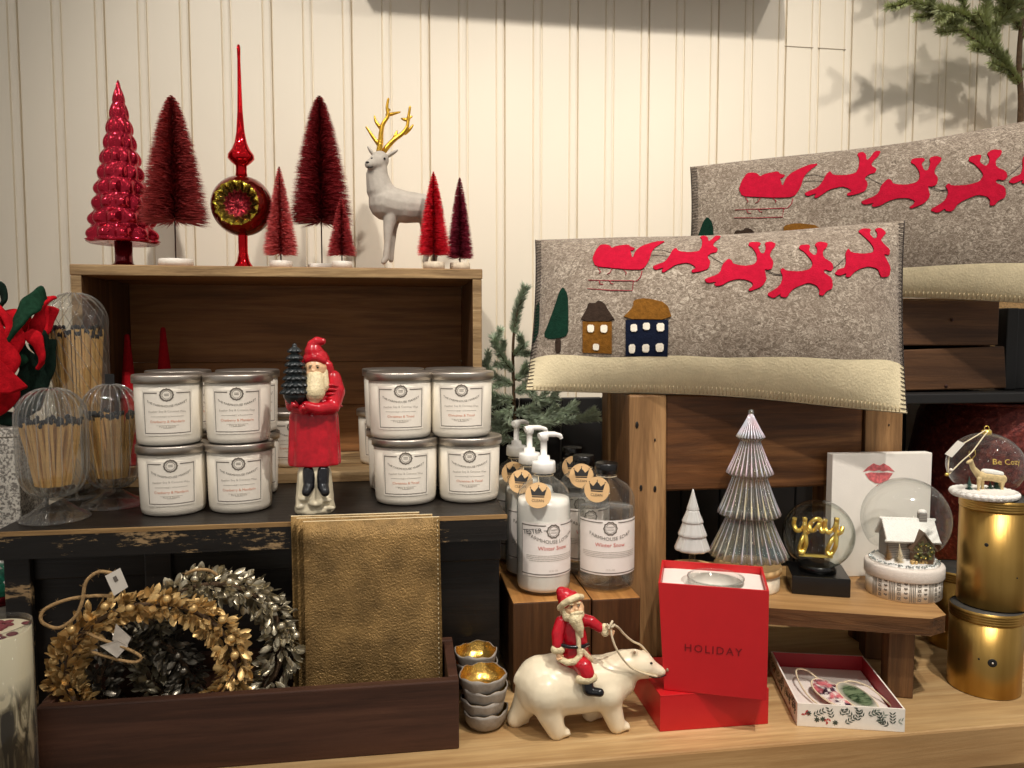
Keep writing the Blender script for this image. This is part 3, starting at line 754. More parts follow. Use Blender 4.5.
LM(b, [(298, 380, 0), (291, 396, -.006), (292, 405, -.014)], [7, 6.5, 6]); LM(b, [(292, 406, -.016), (304, 410, -.026)], [6, 5])
b.fuse('coat', M['red_coat'], t, voxel=.0011, smooth=3)
for i in range(5):                                                        # ruffled sleeve pleats
    b = MB(); b.tube(spline([Q(325+i*.4, 388+i*4.2-2, -.014), Q(333, 385+i*4.4, -.016), Q(341.5, 388+i*4.6, -.006)], 5), 1.5*s, 6); b.build('sleeve_pleat', M['red_coat'], t)
b = MB(); LM(b, [(315, 369, -.007)], [12]); LM(b, [(313.5, 371, -.020)], [2.4]); LM(b, [(309, 374, -.0165), (318.5, 374, -.0165)], [3.6, 3.6]); LM(b, [(310, 364.6, -.0165), (318, 364.6, -.0165)], [2.2, 2.2]); b.fuse('face', M['skin_paint'], t, voxel=.0009, smooth=2)
for x in (310.3, 317.6):
    b = MB(); b.ball(Q(x, 367.6, -.0206), (1.2*s, .8*s, .8*s), 10); b.build('eye', M['black'], t)
    b = MB(); b.tube([Q(x-2, 365.2, -.0212), Q(x+2, 365, -.0212)], .6*s, 6); b.build('eyebrow', M['beard_paint'], t)
b = MB(); LM(b, [(315, 379, -.0155), (315, 392, -.022), (313.5, 405, -.024)], [9.5, 10, 3.5]); LM(b, [(306.5, 372, -.010), (307.5, 384, -.015)], [3.8, 6]); LM(b, [(324, 372, -.009), (323, 386, -.014)], [4, 6.5]); LM(b, [(308.5, 377, -.0225), (313.5, 375.6, -.0245), (319, 377, -.0225)], [1.6, 1.9, 1.6])
b.fuse('beard', M['beard_paint'], t, voxel=.001, smooth=2)
b = MB(); LM(b, [(316, 361, .002)], [13.5]); LM(b, [(307, 361, -.0125), (315, 357.5, -.0165), (323.5, 361, -.0125)], [3.4, 3.6, 3.4]); LM(b, [(327, 366, -.002), (331, 380, .002)], [6, 6]); LM(b, [(304, 366, .002), (300, 380, .004)], [5, 5]); LM(b, [(314, 352, 0), (313.5, 346, 0), (317, 341.5, -.002), (322.5, 341.5, -.003)], [9.5, 6.8, 5, 3.6])
b.fuse('hood', M['red_coat'], t, voxel=.001, smooth=2)
tr = MB(); rnd = random.Random(3)                                          # the little fir in his arm
tc = Q(295.5, 396, -.022)
for k in range(7):
    zc_ = 3+k*6.6; R = 17*(1-k/8.4)
    m = max(6, int(15-1.2*k))
    for j in range(m):
        a = 2*PI*j/m+k*.5
        d = Vector((cos(a), sin(a), -.55)).normalized(); R_ = d.to_track_quat('Z', 'Y').to_matrix()
        tr.ball(tc+Vector((cos(a)*R*.62*s, sin(a)*R*.62*s, (zc_+2)*s)), (3.0*s, 2.2*s, 5.2*s), 8, M=R_)
    tr.limb([tc+Vector((0, 0, zc_*s)), tc+Vector((0, 0, (zc_+6)*s))], [R*.72*s, R*.5*s], 10)
f = tr.fuse('fir_tree', M['fir_black'], t, voxel=.0010, smooth=1)
b = MB(); b.tube([Q(294, 398, -.022), Q(293.5, 405, -.022)], 2.4*s, 8); b.build('fir_trunk', M['bark'], t)
for x, y in ((305, 408.5), (296, 405.5)):
    b = MB(); b.limb([Q(x, y, -.030), Q(x-2, y-.5, -.032)], [2.8*s, 2.4*s], 10)
    for k in range(4): b.limb([Q(x-1, y-2.6+1.5*k, -.032), Q(x-4.5, y-2.8+1.5*k, -.033)], [1.0*s, .8*s], 8)
    b.limb([Q(x+1, y-2, -.032), Q(x-1, y-4.6, -.034)], [1.0*s, .8*s], 8)
    b.fuse('mitten', M['red_coat'], t, voxel=.0006, smooth=1)

# ------------------------------------------------------------------ wreaths in the tray
def leafy(mb, c, R, r, n, rnd, basis, size, a0=0, a1=2*PI):
    ex, ey, ez = basis
    for i in range(n):
        a = a0+(a1-a0)*rnd.random(); ph = rnd.uniform(0, 2*PI)
        ctr = ex*cos(a)+ey*sin(a)
        tang = -ex*sin(a)+ey*cos(a)
        out = ctr*cos(ph)+ez*sin(ph)
        o = c+ctr*R+out*r*rnd.uniform(.35, .75)
        d = (out*rnd.uniform(.5, 1)-tang*rnd.uniform(.2, 1.0)+Vector((rnd.gauss(0, .3), rnd.gauss(0, .3), rnd.gauss(0, .3)))).normalized()
        w = d.cross(Vector((rnd.gauss(0, 1), rnd.gauss(0, 1), rnd.gauss(0, 1)))).normalized(); nn = d.cross(w)
        l = size*rnd.uniform(.75, 1.3); h = l*.27
        # a cupped leaf: rib and two rows of points either side
        pts = []
        for k, wd, up in ((0, .12, 0), (.3, .85, .02), (.6, 1, .07), (.85, .6, .16), (1, .05, .24)):
            q = o+d*l*k+nn*l*up
            pts += [q+w*h*wd+nn*h*.45*wd, q, q-w*h*wd+nn*h*.45*wd]
        fs = []
        for k in range(4):
            q = k*3; fs += [(q, q+3, q+4, q+1), (q+1, q+4, q+5, q+2)]
        mb.add(pts, fs, 0, True)
def wreath(name, label, cx, ytop, Y, R, r, nl, mats, seed, lean, berries, size=.0120, bsz=.0046, rzd=0):
    rnd = random.Random(seed)
    zt_ = W(cx, ytop, Y).z; Ry = (zt_-.0105)/2-r*.8; k = Ry/R; c = W(cx, ytop, Y); c.z = zt_-Ry-r*.8; lean *= .35
    ez = Vector((sin(rzd)*cos(lean), -cos(rzd)*cos(lean), sin(lean))); ex = Vector((cos(rzd), sin(rzd), 0)); ey = ez.cross(ex)*k
    p = c-ey*(R+r*.6); 
    t = thing(name, label, 'wreath', p); L = local(t); cc = L(c)
    b = MB(); b.tube([cc+ex*R*cos(2*PI*i/40)+ey*R*sin(2*PI*i/40) for i in range(40)], r*.16, 8, closed=True); b.build('wreath_ring', M['bark'], t)
    b = MB(); leafy(b, cc, R, r, nl, rnd, (ex, ey, ez), size); b.build('leaves', M[mats], t)
    for (a, ph) in berries:
        a = math.radians(a); ph = math.radians(ph)
        out = (ex*cos(a)+ey*sin(a))*cos(ph)+ez*sin(ph)
        b = MB(); b.ball(cc+(ex*cos(a)+ey*sin(a))*R+out*r*1.0, bsz, 14); b.build('berry', M[mats], t)
    return t, L
M['leaf_gold'] = plain('gold leaves', rgb(222, 186, 124), .42, .65, var=.22, vs=60)
M['leaf_silver'] = plain('silver leaves', rgb(196, 186, 160), .32, .85, var=.22, vs=60)
M['leaf_pewter'] = plain('pewter leaves', rgb(124, 118, 106), .3, .85, var=.3, vs=60)
sY = mpp(W(150, 690, .855))
tS, LS = wreath('silver_wreath', 'silver leaf wreath at the back right of the wooden tray', 212, 571, .880, .074, .020, 1250, 'leaf_silver', 21, .10, [(75, 60), (62, 40), (58, 80), (35, 60), (20, 70), (100, 50), (8, 30), (125, 60)])
tG, LG = wreath('gold_wreath', 'gold leaf wreath leaning at the front of the wooden tray', 149, 592, .842, .084, .0180, 1250, 'leaf_gold', 22, .20, [(78, 50), (60, 60), (25, 60), (12, 70), (115, 45), (140, 50), (100, 80), (40, 40), (165, 60)])
tP, LP_ = wreath('pewter_wreath', 'dark pewter leaf wreath lying inside the ring of the gold one', 142, 630, .866, .046, .020, 700, 'leaf_pewter', 23, .35, [(70, 70), (40, 70), (100, 60), (20, 80), (130, 70)])
for t, L, pts, rad in ((tG, LG, [(112, 596, .838), (92, 596, .835), (66, 600, .832), (44, 610, .83), (42, 622, .828), (58, 628, .828), (74, 618, .829), (82, 602, .83), (86, 582, .831), (98, 572, .832), (112, 573, .832)], .0018),
                       (tG, LG, [(86, 632, .832), (98, 638, .829), (112, 643, .827), (130, 650, .827), (141, 657, .828), (136, 662, .828), (120, 660, .828), (102, 655, .828), (92, 652, .832)], .0016),
                       (tG, LG, [(243, 652, .848), (246, 668, .840), (245, 684, .838), (243, 694, .842)], .0018),
                       (tS, LS, [(186, 574, .872), (196, 570, .866), (208, 570, .864), (217, 575, .868)], .0018)):
    b = MB(); b.tube(spline([L(W(*q)) for q in pts], 6), rad, 7); b.build('twine_loop', M['twine'], t)
    rnd = random.Random(5); b = MB(); sp_ = spline([L(W(*q)) for q in pts], 3)
    for q in sp_:
        for _ in range(2):
            e = q+Vector((rnd.gauss(0, 1), rnd.gauss(0, 1), rnd.gauss(0, 1))).normalized()*.006; b.tube([q, (q+e)/2+Vector((0, 0, .0006)), e], .00016, 3)
    b.build('twine_fibre', M['twine'], t)
def card(name, corners, Y, L, t, mat, th=.0005):
    ps = [L(W(x, y, Y+d)) for x, y, d in corners]; n = (ps[1]-ps[0]).cross(ps[2]-ps[0]).normalized()*th
    b = MB(); b.add(ps+[q+n for q in ps], [(0, 1, 2, 3), (7, 6, 5, 4), (0, 4, 5, 1), (1, 5, 6, 2), (2, 6, 7, 3), (3, 7, 4, 0)]); return b.build(name, mat, t)
M['clear_tag'] = plain('shiny plastic tag', rgb(206, 196, 182), .15, var=.2, vs=80)
M['tag_white'] = plain('white price tag', rgb(232, 224, 210), .6, var=.03)
tg = card('price_tag', [(105, 576, 0), (120, 568, 0), (128, 587, 0), (114, 596, 0)], .828, LG, tG, M['tag_white'])
b = MB(); b.add([LG(W(x, y, .8274)) for x, y in ((112.5, 577.5), (116, 575.6), (118.5, 580.5), (115, 582.5))], [(0, 1, 2, 3)]); b.build('tag_print', M['dark_print'], tg)
card('plastic_tag', [(112, 640, .0), (116, 624, -.001), (131, 638, .001), (127, 646, .001)], .826, LG, tG, M['clear_tag'])
card('plastic_tag', [(100, 646, .0), (118, 640, 0), (128, 646, .002), (117, 658, 0)], .8245, LG, tG, M['clear_tag'])

# ------------------------------------------------------------------ gold pouches standing in the tray
M['gold_leather'] = plain('gold foil leather', rgb(146, 116, 70), .42, .55, var=.42, vs=26, bump=.9, bscale=420)
M['gold_edge'] = plain('pale cut edge', rgb(226, 208, 168), .6, var=.1)
def pouch(label, q, Y0, Y1, th=.004):
    # q: top-left, top-right pixel; stands from the tray bottom leaning back on the bench
    tl, tr_ = W(*q[0], Y1), W(*q[1], Y1); zb = .0085
    x0 = tl.x+(q[2] if len(q) > 2 else 0)
    t = thing('gold_pouch', label, 'pouch', (tl.x, Y0, zb), 0, 'gold pouches')
    w = tr_.x-tl.x; hz = tl.z-zb; hz2 = tr_.z-zb; dy = Y1-Y0
    n = 10; vs = []; b = MB(); rnd = random.Random(len(label))
    for k in (0, 1):
        for i in range(n+1):
            for j in range(n+1):
                u, v = i/n, j/n; h = hz*(1-u)+hz2*u
                wob = .0009*sin(5*u+3*v)+.0006*sin(9*v-4*u)
                vs.append((w*u+.001*sin(4*v), dy*v+wob+k*th, h*v))
    m = (n+1)*(n+1); fr = []; ed = []
    for i in range(n):
        for j in range(n):
            a = i*(n+1)+j; c_ = a+n+1; fr += [(a, c_, c_+1, a+1), (m+a, m+a+1, m+c_+1, m+c_)]
    b.add(vs, fr, 0, True)
    idx = lambda i, j: i*(n+1)+j
    for i in range(n):
        ed += [(idx(i, n), idx(i+1, n), m+idx(i+1, n), m+idx(i, n)), (idx(i+1, 0), idx(i, 0), m+idx(i, 0), m+idx(i+1, 0))]
        ed += [(idx(n, i), idx(n, i+1), m+idx(n, i+1), m+idx(n, i))][::-1]; ed += [(idx(0, i+1), idx(0, i), m+idx(0, i), m+idx(0, i+1))]
    for e in ed: b.f.append(e); b.m.append(1); b.s.append(False)
    b.build('cover', [M['gold_leather'], M['gold_edge']], t)
    b = MB()
    pts = []
    for i in range(40): pts.append(((w-.003)*1, dy*i/40-.0006+.0009*sin(5+3*i/40)+.0006*sin(9*i/40-4), hz2*i/40))
    for i in range(0, 40, 1):
        a_ = Vector(pts[i]); b.tube([a_, a_+Vector((0, -.0002, hz/75))], .0004, 4)
    b.build('edge_stitching', M['gold_edge'], t)
    return t
pouch('gold leather pouch at the front of the three in the tray, lowest top edge', ((303.5, 522), (440, 517)), .872, .890, .0035)
pouch('gold leather pouch in the middle, showing a pale edge above the front one', ((297, 518.5), (433, 514.5)), .8775, .8985, .0035)
pouch('gold leather pouch at the back, sticking out at the left of the others', ((291.5, 516.5), (420, 512.5)), .884, .9062, .004)

# ------------------------------------------------------------------ bowls
M['stone_grey'] = plain('grey stoneware', rgb(150, 142, 132), .55, var=.15, vs=90, bump=.3, bscale=200)
M['gold_leaf_in'] = plain('gold glazed inside', rgb(226, 180, 92), .22, .9, var=.35, vs=60, bump=.4, bscale=120)
def bowl(label, p, R, h, seed, rz=0):
    t = thing('gold_lined_bowl', label, 'bowl', p, rz, 'grey bowls with gold insides')
    def wob(a, i, z): return 1+(.035*sin(3*a+seed)+.02*sin(7*a+2*seed))*min(1, max(0, i/3 if i < 6 else 1))
    zz_ = lambda z: z
    b = MB(); pr0 = [(R*.52, 0), (R*.74, .002), (R*.90, h*.38), (R*.985, h*.85), (R, h)]
    b.lathe(pr0+[(R*.95, h-.0002)], 48, fn=lambda a, i, z: 1+(.03*sin(3*a+seed)+.018*sin(7*a+2*seed))*min(1, i/3), cap1=False)
    n = 48; out = []
    for k, v in enumerate(b.v):
        i = k//n; a = 2*PI*(k % n)/n
        out.append((v[0], v[1], v[2]+(.0011*sin(4*a+seed*1.7)+.0008*sin(9*a+seed))*(i >= 4)))
    b.v = out; b.build('bowl_body', M['stone_grey'], t)
    b = MB(); b.lathe([(R*.96, h+.0001), (R*.90, h*.7), (R*.72, h*.22), (R*.4, h*.16), (.0005, h*.15)], 48, fn=lambda a, i, z: 1+(.03*sin(3*a+seed)+.018*sin(7*a+2*seed))*max(0, 1-i/3), cap0=False, cap1=False)
    out = []
    for k, v in enumerate(b.v):
        i = k//n; a = 2*PI*(k % n)/n
        out.append((v[0], v[1], v[2]+(.0011*sin(4*a+seed*1.7)+.0008*sin(9*a+seed))*(i == 0)))
    b.v = out; b.build('gold_lining', M['gold_leaf_in'], t)
bp = G(484, 725, 0); Rw = 23.5*mpp(bp); bz = .0004
names = ['grey bowl at the very bottom of the front stack', 'grey bowl second from the bottom of the front stack', 'grey bowl second from the top of the front stack', 'topmost gold lined grey bowl of the front stack']
for i in range(4):
    bowl(names[i], (bp.x+(.0012, -.0006, .0016, -.0012)[i], bp.y, bz+i*.0136), Rw*(.96, .95, .985, 1.0)[i], .0212, i*1.3+1, i*.9)
q = W(478, 649, bp.y+.0585)
for i in range(3): bowl(('grey bowl at the bottom of the hidden rear stack', 'grey bowl in the middle of the hidden rear stack', 'topmost gold lined grey bowl of the rear stack')[i], (q.x-.001*i, bp.y+.0585, q.z-.0215-(2-i)*.0136), Rw*.96, .0212, i*1.1+7, i*.8)
# ------------------------------------------------------------------ far left: candle with botanicals, box, felt garland
M['wax'] = plain('cream wax', rgb(236, 224, 192), .45, var=.04, vs=30)
M['wax_rose'] = plain('dried rose petals', rgb(128, 62, 66), .8, var=.35, vs=120)
s = N('wax with pressed plants'); v = s.coords((46, 46, 16)); v2 = s.coords((1, 1, 1))
f = s.noise(v, 1.3, 5, .6, 1.2); sep = s.n('SeparateXYZ'); s.link(v2, sep.inputs[0])
hgt = s.n('MapRange'); s.link(sep.outputs['Z'], hgt.inputs['Value']); hgt.inputs['From Min'].default_value = .098; hgt.inputs['From Max'].default_value = .122
leaf = s.ramp(f, [(.42, rgb(226, 212, 178)), (.50, rgb(140, 128, 100)), (.58, rgb(58, 52, 40))])
col = s.mix(hgt.outputs[0], leaf, rgb(238, 226, 194)); s.pr(col, .3); M['wax_plants'] = s.mat
c = W(-8, 630, .785); R = 41*mr(c)
base = Vector((c.x, .785, .0004)); zt = W(-8, 625, .785).z
t = thing('botanical_candle', 'cream pillar candle in glass with pressed plants, cut off at the left edge', 'candle', base)
b = MB(); b.lathe([(R*.97, .004), (R*.97, zt-.007), (R*.95, zt-.006)], 48); b.build('wax', M['wax_plants'], t)
b = MB(); b.lathe([(R*.97, .0005), (R, .002), (R, zt), (R*.975, zt+.0003), (R*.972, zt-.004)], 48, cap1=False); b.build('glass_sleeve', M['glass'], t)
b = MB(); rnd = random.Random(4)
for i in range(26):
    a, r = rnd.uniform(0, 6.28), R*.88*math.sqrt(rnd.random())
    if sin(a)*r < -.3*R and cos(a)*r < 0: continue
    b.ball((r*cos(a), r*sin(a), zt-.0055), (.006, .004, .0012), 8, M=Matrix.Rotation(rnd.uniform(0, 3), 3, 'Z'))
b.build('dried_petals', M['wax_rose'], t)
b = MB(); b.tube([(0, 0, zt-.006), (.0005, 0, zt+.004)], .0008, 6); b.build('wick', M['black_wire'], t)

# green and white bauble on a red stand peeping from behind
M['teal'] = plain('teal flecked glass', rgb(44, 126, 100), .3, var=.6, vs=120)
c = W(-2, 578, .99)
t = thing('snowy_tree_ornament', 'green and white ornament on a dark red stand at the far left edge', 'ornament', (c.x, .99, 0))
L = local(t); zc_ = W(-2, 592, .99).z
b = MB(); b.lathe([(.030, 0), (.030, zc_-.012), (.026, zc_-.011)], 32); b.build('pedestal', plain('grey pedestal', rgb(120, 112, 100), .5), t)
b = MB(); b.lathe([(.027, zc_-.0105), (.028, zc_-.004), (.026, zc_)], 32); b.build('red_rim', M['red_glass_dark'], t)
b = MB(); b.ball((0, 0, zc_+.010), (.026, .026, .024), 20); b.build('green_dome', M['teal'], t)
b = MB(); rnd = random.Random(8)
for i in range(36):
    a, ph = rnd.uniform(0, 6.28), rnd.uniform(-.2, 1.3)
    q = Vector((cos(a)*cos(ph)*.026, sin(a)*cos(ph)*.026, zc_+.010+.024*sin(ph)))
    b.ball(q, (.006, .0022, .0022), 8, M=Matrix.Rotation(rnd.uniform(0, 3), 3, 'Z') @ Matrix.Rotation(.6, 3, 'Y'))
b.build('snow_flecks', M['snow'], t)

# textured box with the felt garland on it
s = N('white crackled box'); v = s.coords(); vo = s.n('TexVoronoi', Scale=260.0); s.link(v, vo.inputs['Vector'])
f = s.noise(v, 330, 3, .6); col = s.ramp(f, [(.42, rgb(126, 120, 112)), (.55, rgb(222, 216, 204))]); s.pr(col, .5, bump=f, bs=.4); M['crackle'] = s.mat
a_, b_ = W(-60, 430, 1.02), W(21.5, 535, 1.02)
t = thing('textured_box', 'white speckled box at the left edge below the red and green felt garland', 'box', (0, 0, 0))
bx1 = BX0-.002 if b_.x > BX0-.002 else b_.x
zt_ = W(10, 428, 1.02).z
b = MB(); b.box(a_.x, b_.x, 1.02, 1.10, ZB+.0005 if b_.x > BX0 else .0, zt_-.012); b.build('box_body', M['crackle'], t, bevel=.002)
b = MB(); b.box(a_.x-.001, b_.x+.001, 1.019, 1.101, zt_-.0118, zt_); b.build('box_lid', M['crackle'], t, bevel=.0015)
t2 = thing('wooden_upright', 'pale wooden block standing behind the front left match cloche', 'wood block', (0, 0, 0))
q0, q1 = W(23, 525, 1.06), W(41, 470, 1.06)
b = MB(); b.box(q0.x, q1.x, 1.125, 1.165, ZB+.0005, W(30, 455, 1.06).z); b.build('block', M['stool_post'], t2, bevel=.002)
b = MB(); b.box(q0.x-.001, q1.x+.001, 1.124, 1.166, W(30, 455, 1.06).z+.0002, W(30, 455, 1.06).z+.005); b.build('cap_board', M['stool_board'], t2, bevel=.0015)
M['felt_red2'] = plain('bright red felt', rgb(196, 22, 34), .95, var=.22, vs=150, bump=.5, bscale=450, spec=.1)
M['felt_dark'] = plain('dark green felt', rgb(24, 40, 32), .95, var=.3, vs=150, bump=.5, bscale=450, spec=.1)
Yg = 1.052
p = W(5, 428, Yg); p.z = zt_+.0003
t = thing('felt_garland', 'heap of twisted red and green felt strips at the left edge', 'garland', p); L = local(t)
def strip(nm, mat, pts, rad, flat=.55):
    sp_ = spline([L(W(x, y, Yg+d)) for x, y, d in pts], 8); k = len(sp_); b = MB()
    rnd = random.Random(int(pts[0][0])+k)
    ph = rnd.uniform(0, 3)
    t_ = (sp_[1]-sp_[0]).normalized(); u = t_.orthogonal().normalized(); vs = []; m = 14; fs = []
    for i, q in enumerate(sp_):                    # a flat felt ribbon, rounded and turning about its length
        d = (sp_[min(i+1, k-1)]-sp_[max(i-1, 0)]).normalized(); u = (u-d*u.dot(d)).normalized(); w = d.cross(u)
        tw = ph+i*.11; a1 = u*cos(tw)+w*sin(tw); a2 = w*cos(tw)-u*sin(tw); r = rad*1.12*(1+.10*sin(i*.7+ph))*(.5 if i in (0, k-1) else 1)
        for j in range(m):
            a = 2*PI*j/m; vs.append(q+a1*cos(a)*r+a2*sin(a)*r*.42*(1+.25*cos(2*a)))
    for i in range(k-1):
        for j in range(m): fs.append((i*m+j, i*m+(j+1) % m, (i+1)*m+(j+1) % m, (i+1)*m+j))
    fs += [tuple(range(m))[::-1], tuple((k-1)*m+j for j in range(m))]
    b.add(vs, fs, 0, True); b.build(nm, mat, t)
rd, gn, dk = M['felt_red2'], M['felt_green'], M['felt_dark']
strip('red_strip', rd, [(-40, 330, .02), (-15, 318, .01), (5, 315, 0), (18, 322, 0), (30, 318, .01)], .012)
strip('green_strip', gn, [(44, 294, .0), (34, 302, -.02), (22, 316, -.03), (12, 336, -.03), (12, 352, -.02), (22, 366, -.015)], .010)
strip('red_strip', rd, [(52, 297, .01), (42, 308, -.005), (38, 322, -.005), (34, 334, 0)], .008)
strip('red_strip', rd, [(-20, 322, -.02), (0, 330, -.03), (5, 350, -.04), (0, 372, -.04), (-20, 380, -.03)], .014)
strip('red_strip', rd, [(27, 332, -.02), (36, 340, -.025), (41, 356, -.02), (40, 366, -.01)], .008)
strip('dark_green_strip', dk, [(14, 340, 0), (24, 352, 0), (32, 372, 0), (30, 395, 0), (16, 410, 0)], .016)
strip('dark_green_strip', dk, [(42, 340, .02), (46, 360, .02), (42, 390, .02), (30, 410, .02)], .013)
strip('dark_green_strip', dk, [(-10, 296, .01), (0, 288, 0), (4, 300, 0), (-6, 312, 0)], .007)
strip('red_strip', rd, [(-30, 372, -.03), (-5, 374, -.035), (8, 386, -.035), (0, 404, -.03), (-30, 410, -.02)], .014)
strip('dark_green_strip', dk, [(-30, 420, .01), (0, 418, -.01), (20, 419, 0), (26, 405, .015)], .010)
strip('red_strip', rd, [(-20, 300, .0), (2, 312, -.02), (14, 330, -.03), (10, 350, -.03), (-10, 362, -.02)], .010)
strip('dark_green_strip', dk, [(20, 330, .015), (40, 335, .02), (48, 352, .02), (36, 372, .01)], .012)
strip('red_strip', rd, [(50, 306, .02), (46, 325, .02), (40, 338, .02)], .009)
b = MB(); b.add([L(W(*q)) for q in ((-8, 352, Yg-.055), (28, 386, Yg-.05), (10, 393, Yg-.05), (-14, 392, Yg-.055), (-8, 354, Yg-.050), (28, 388, Yg-.045), (10, 395, Yg-.045), (-14, 394, Yg-.050))], [(0, 1, 2, 3), (7, 6, 5, 4), (0, 4, 5, 1), (1, 5, 6, 2), (2, 6, 7, 3), (3, 7, 4, 0)]); b.build('red_leaf', rd, t, bevel=.001)
# ------------------------------------------------------------------ reindeer pillows
s = N('flecked grey felt'); v = s.coords(); v3 = s.coords((100, 100, 130))
f = s.noise(v3, 1.6, 5, .75, 1.5); g = s.noise(v, 22, 3, .5)
col = s.ramp(f, [(.32, rgb(78, 68, 58)), (.5, rgb(140, 127, 112)), (.68, rgb(204, 192, 175))])
col = s.mix(s.ramp(g, [(.35, (.35, .35, .35)), (.65, (0, 0, 0))]), col, rgb(112, 96, 82))
s.pr(col, .95, 0, .1, bump=f, bs=.55, bd=.003, Sheen_Weight=.15); M['grey_felt'] = s.mat
M['cream_felt'] = plain('cream felt', rgb(226, 212, 176), .95, var=.07, vs=40, bump=.4, bscale=320, spec=.1)
M['crimson_felt'] = plain('crimson felt', rgb(172, 18, 46), .95, var=.12, vs=120, bump=.5, bscale=420, spec=.1)
M['mustard_felt'] = plain('mustard felt', rgb(118, 78, 28), .95, var=.25, vs=200, bump=.5, bscale=420, spec=.1)
M['brown_felt'] = plain('dark brown felt', rgb(54, 42, 34), .95, var=.25, vs=200, bump=.5, bscale=420, spec=.1)
M['navy_felt'] = plain('navy felt', rgb(20, 26, 44), .95, var=.2, vs=200, bump=.5, bscale=420, spec=.1)
M['forest_felt'] = plain('forest green felt', rgb(16, 46, 34), .95, var=.25, vs=200, bump=.5, bscale=420, spec=.1)
M['white_felt'] = plain('white felt patch', rgb(232, 224, 206), .95, var=.08, vs=120, bump=.4, bscale=420, spec=.1)
M['crimson_thread'] = plain('crimson thread', rgb(150, 28, 46), .8)
M['dark_thread'] = plain('dark thread', rgb(60, 50, 44), .8)
M['pale_thread'] = plain('pale thread', rgb(206, 190, 156), .8)

def pillow_surf(TL, TR, BR, BL, T, sag=.05, waist=.02):
    nrm = ((TR-BL).cross(TL-BR)).normalized()
    if nrm.y > 0: nrm = -nrm
    def f(u, v, side=1, h=0):
        e = max(0, 4*u*(1-u)); g = max(0, 4*v*(1-v))
        uu = .5+(u-.5)*(1-waist*g); vv = .5+(v-.5)*(1-sag*e) + .006*sin(9*u)*(2*v-1)
        p = (BL*(1-uu)+BR*uu)*(1-vv)+(TL*(1-uu)+TR*uu)*vv
        th = T*((1-abs(2*u-1)**3.2)**.75)*((1-abs(2*v-1)**2.4)**.75)
        wr = .0022*sin(17*u+4*v)*sin(7*v+3*u)*min(1, 2*e*g)
        return p+nrm*(side*(th+max(0, th and wr))+h*side)
    return f
def uv_of(f, x, y, u=.5, v=.5):
    for _ in range(9):
        a, b_ = pix(f(u, v)); ax, ay = pix(f(u+.002, v)); bx, by = pix(f(u, v+.002))
        j11, j21, j12, j22 = (ax-a)/.002, (ay-b_)/.002, (bx-a)/.002, (by-b_)/.002
        D = j11*j22-j12*j21; dx, dy = x-a, y-b_
        u = min(.995, max(.005, u+(dx*j22-dy*j12)/D)); v = min(.995, max(.005, v+(dy*j11-dx*j21)/D))
    return u, v
def chaikin(p):
    out = []
    for i in range(len(p)):
        a, c = p[i], p[(i+1) % len(p)]; out += [(a[0]*.8+c[0]*.2, a[1]*.8+c[1]*.2), (a[0]*.2+c[0]*.8, a[1]*.2+c[1]*.8)]
    return out
def poly_uv(f, pts, o, k, L2=.022):
    if len(pts) > 4 or max(q[0] for q in pts)-min(q[0] for q in pts) < 60: pts = chaikin(pts)
    P = [(ox+o[0], oy+o[1]) for ox, oy in [(x/k, y/k) for x, y in pts]]
    bm = bmesh.new(); vs = [bm.verts.new((*uv_of(f, *q), 0)) for q in P]
    bm.faces.new(vs); bmesh.ops.triangulate(bm, faces=bm.faces[:])
    for _ in range(3):
        E_ = [e for e in bm.edges if e.calc_length() > L2]
        if not E_: break
        bmesh.ops.subdivide_edges(bm, edges=E_, cuts=1); bmesh.ops.triangulate(bm, faces=bm.faces[:])
    bm.verts.index_update()
    r = ([(q.co.x, q.co.y) for q in bm.verts], [tuple(q.index for q in fc.verts) for fc in bm.faces], [(e.verts[0].index, e.verts[1].index) for e in bm.edges if len(e.link_faces) == 1])
    bm.free(); return r
def patch(name, f, L, data, h, mat, parent):
    uv, fs, ed = data; n = len(uv); b = MB()
    vs = [L(f(u, v, 1, h)) for u, v in uv]+[L(f(u, v, 1, -.0006)) for u, v in uv]
    a = (vs[fs[0][1]]-vs[fs[0][0]]).cross(vs[fs[0][2]]-vs[fs[0][0]])
    b.add(vs, fs, 0, True); b.add(vs, [(i, j, j+n, i+n) for i, j in ed])
    return b.build(name, mat, parent)
def strand(name, f, L, uvs, rad, mat, parent, h=.001):
    b = MB()
    for line in uvs: b.tube([L(f(u, v, 1, h)) for u, v in line], rad, 5)
    return b.build(name, mat, parent)

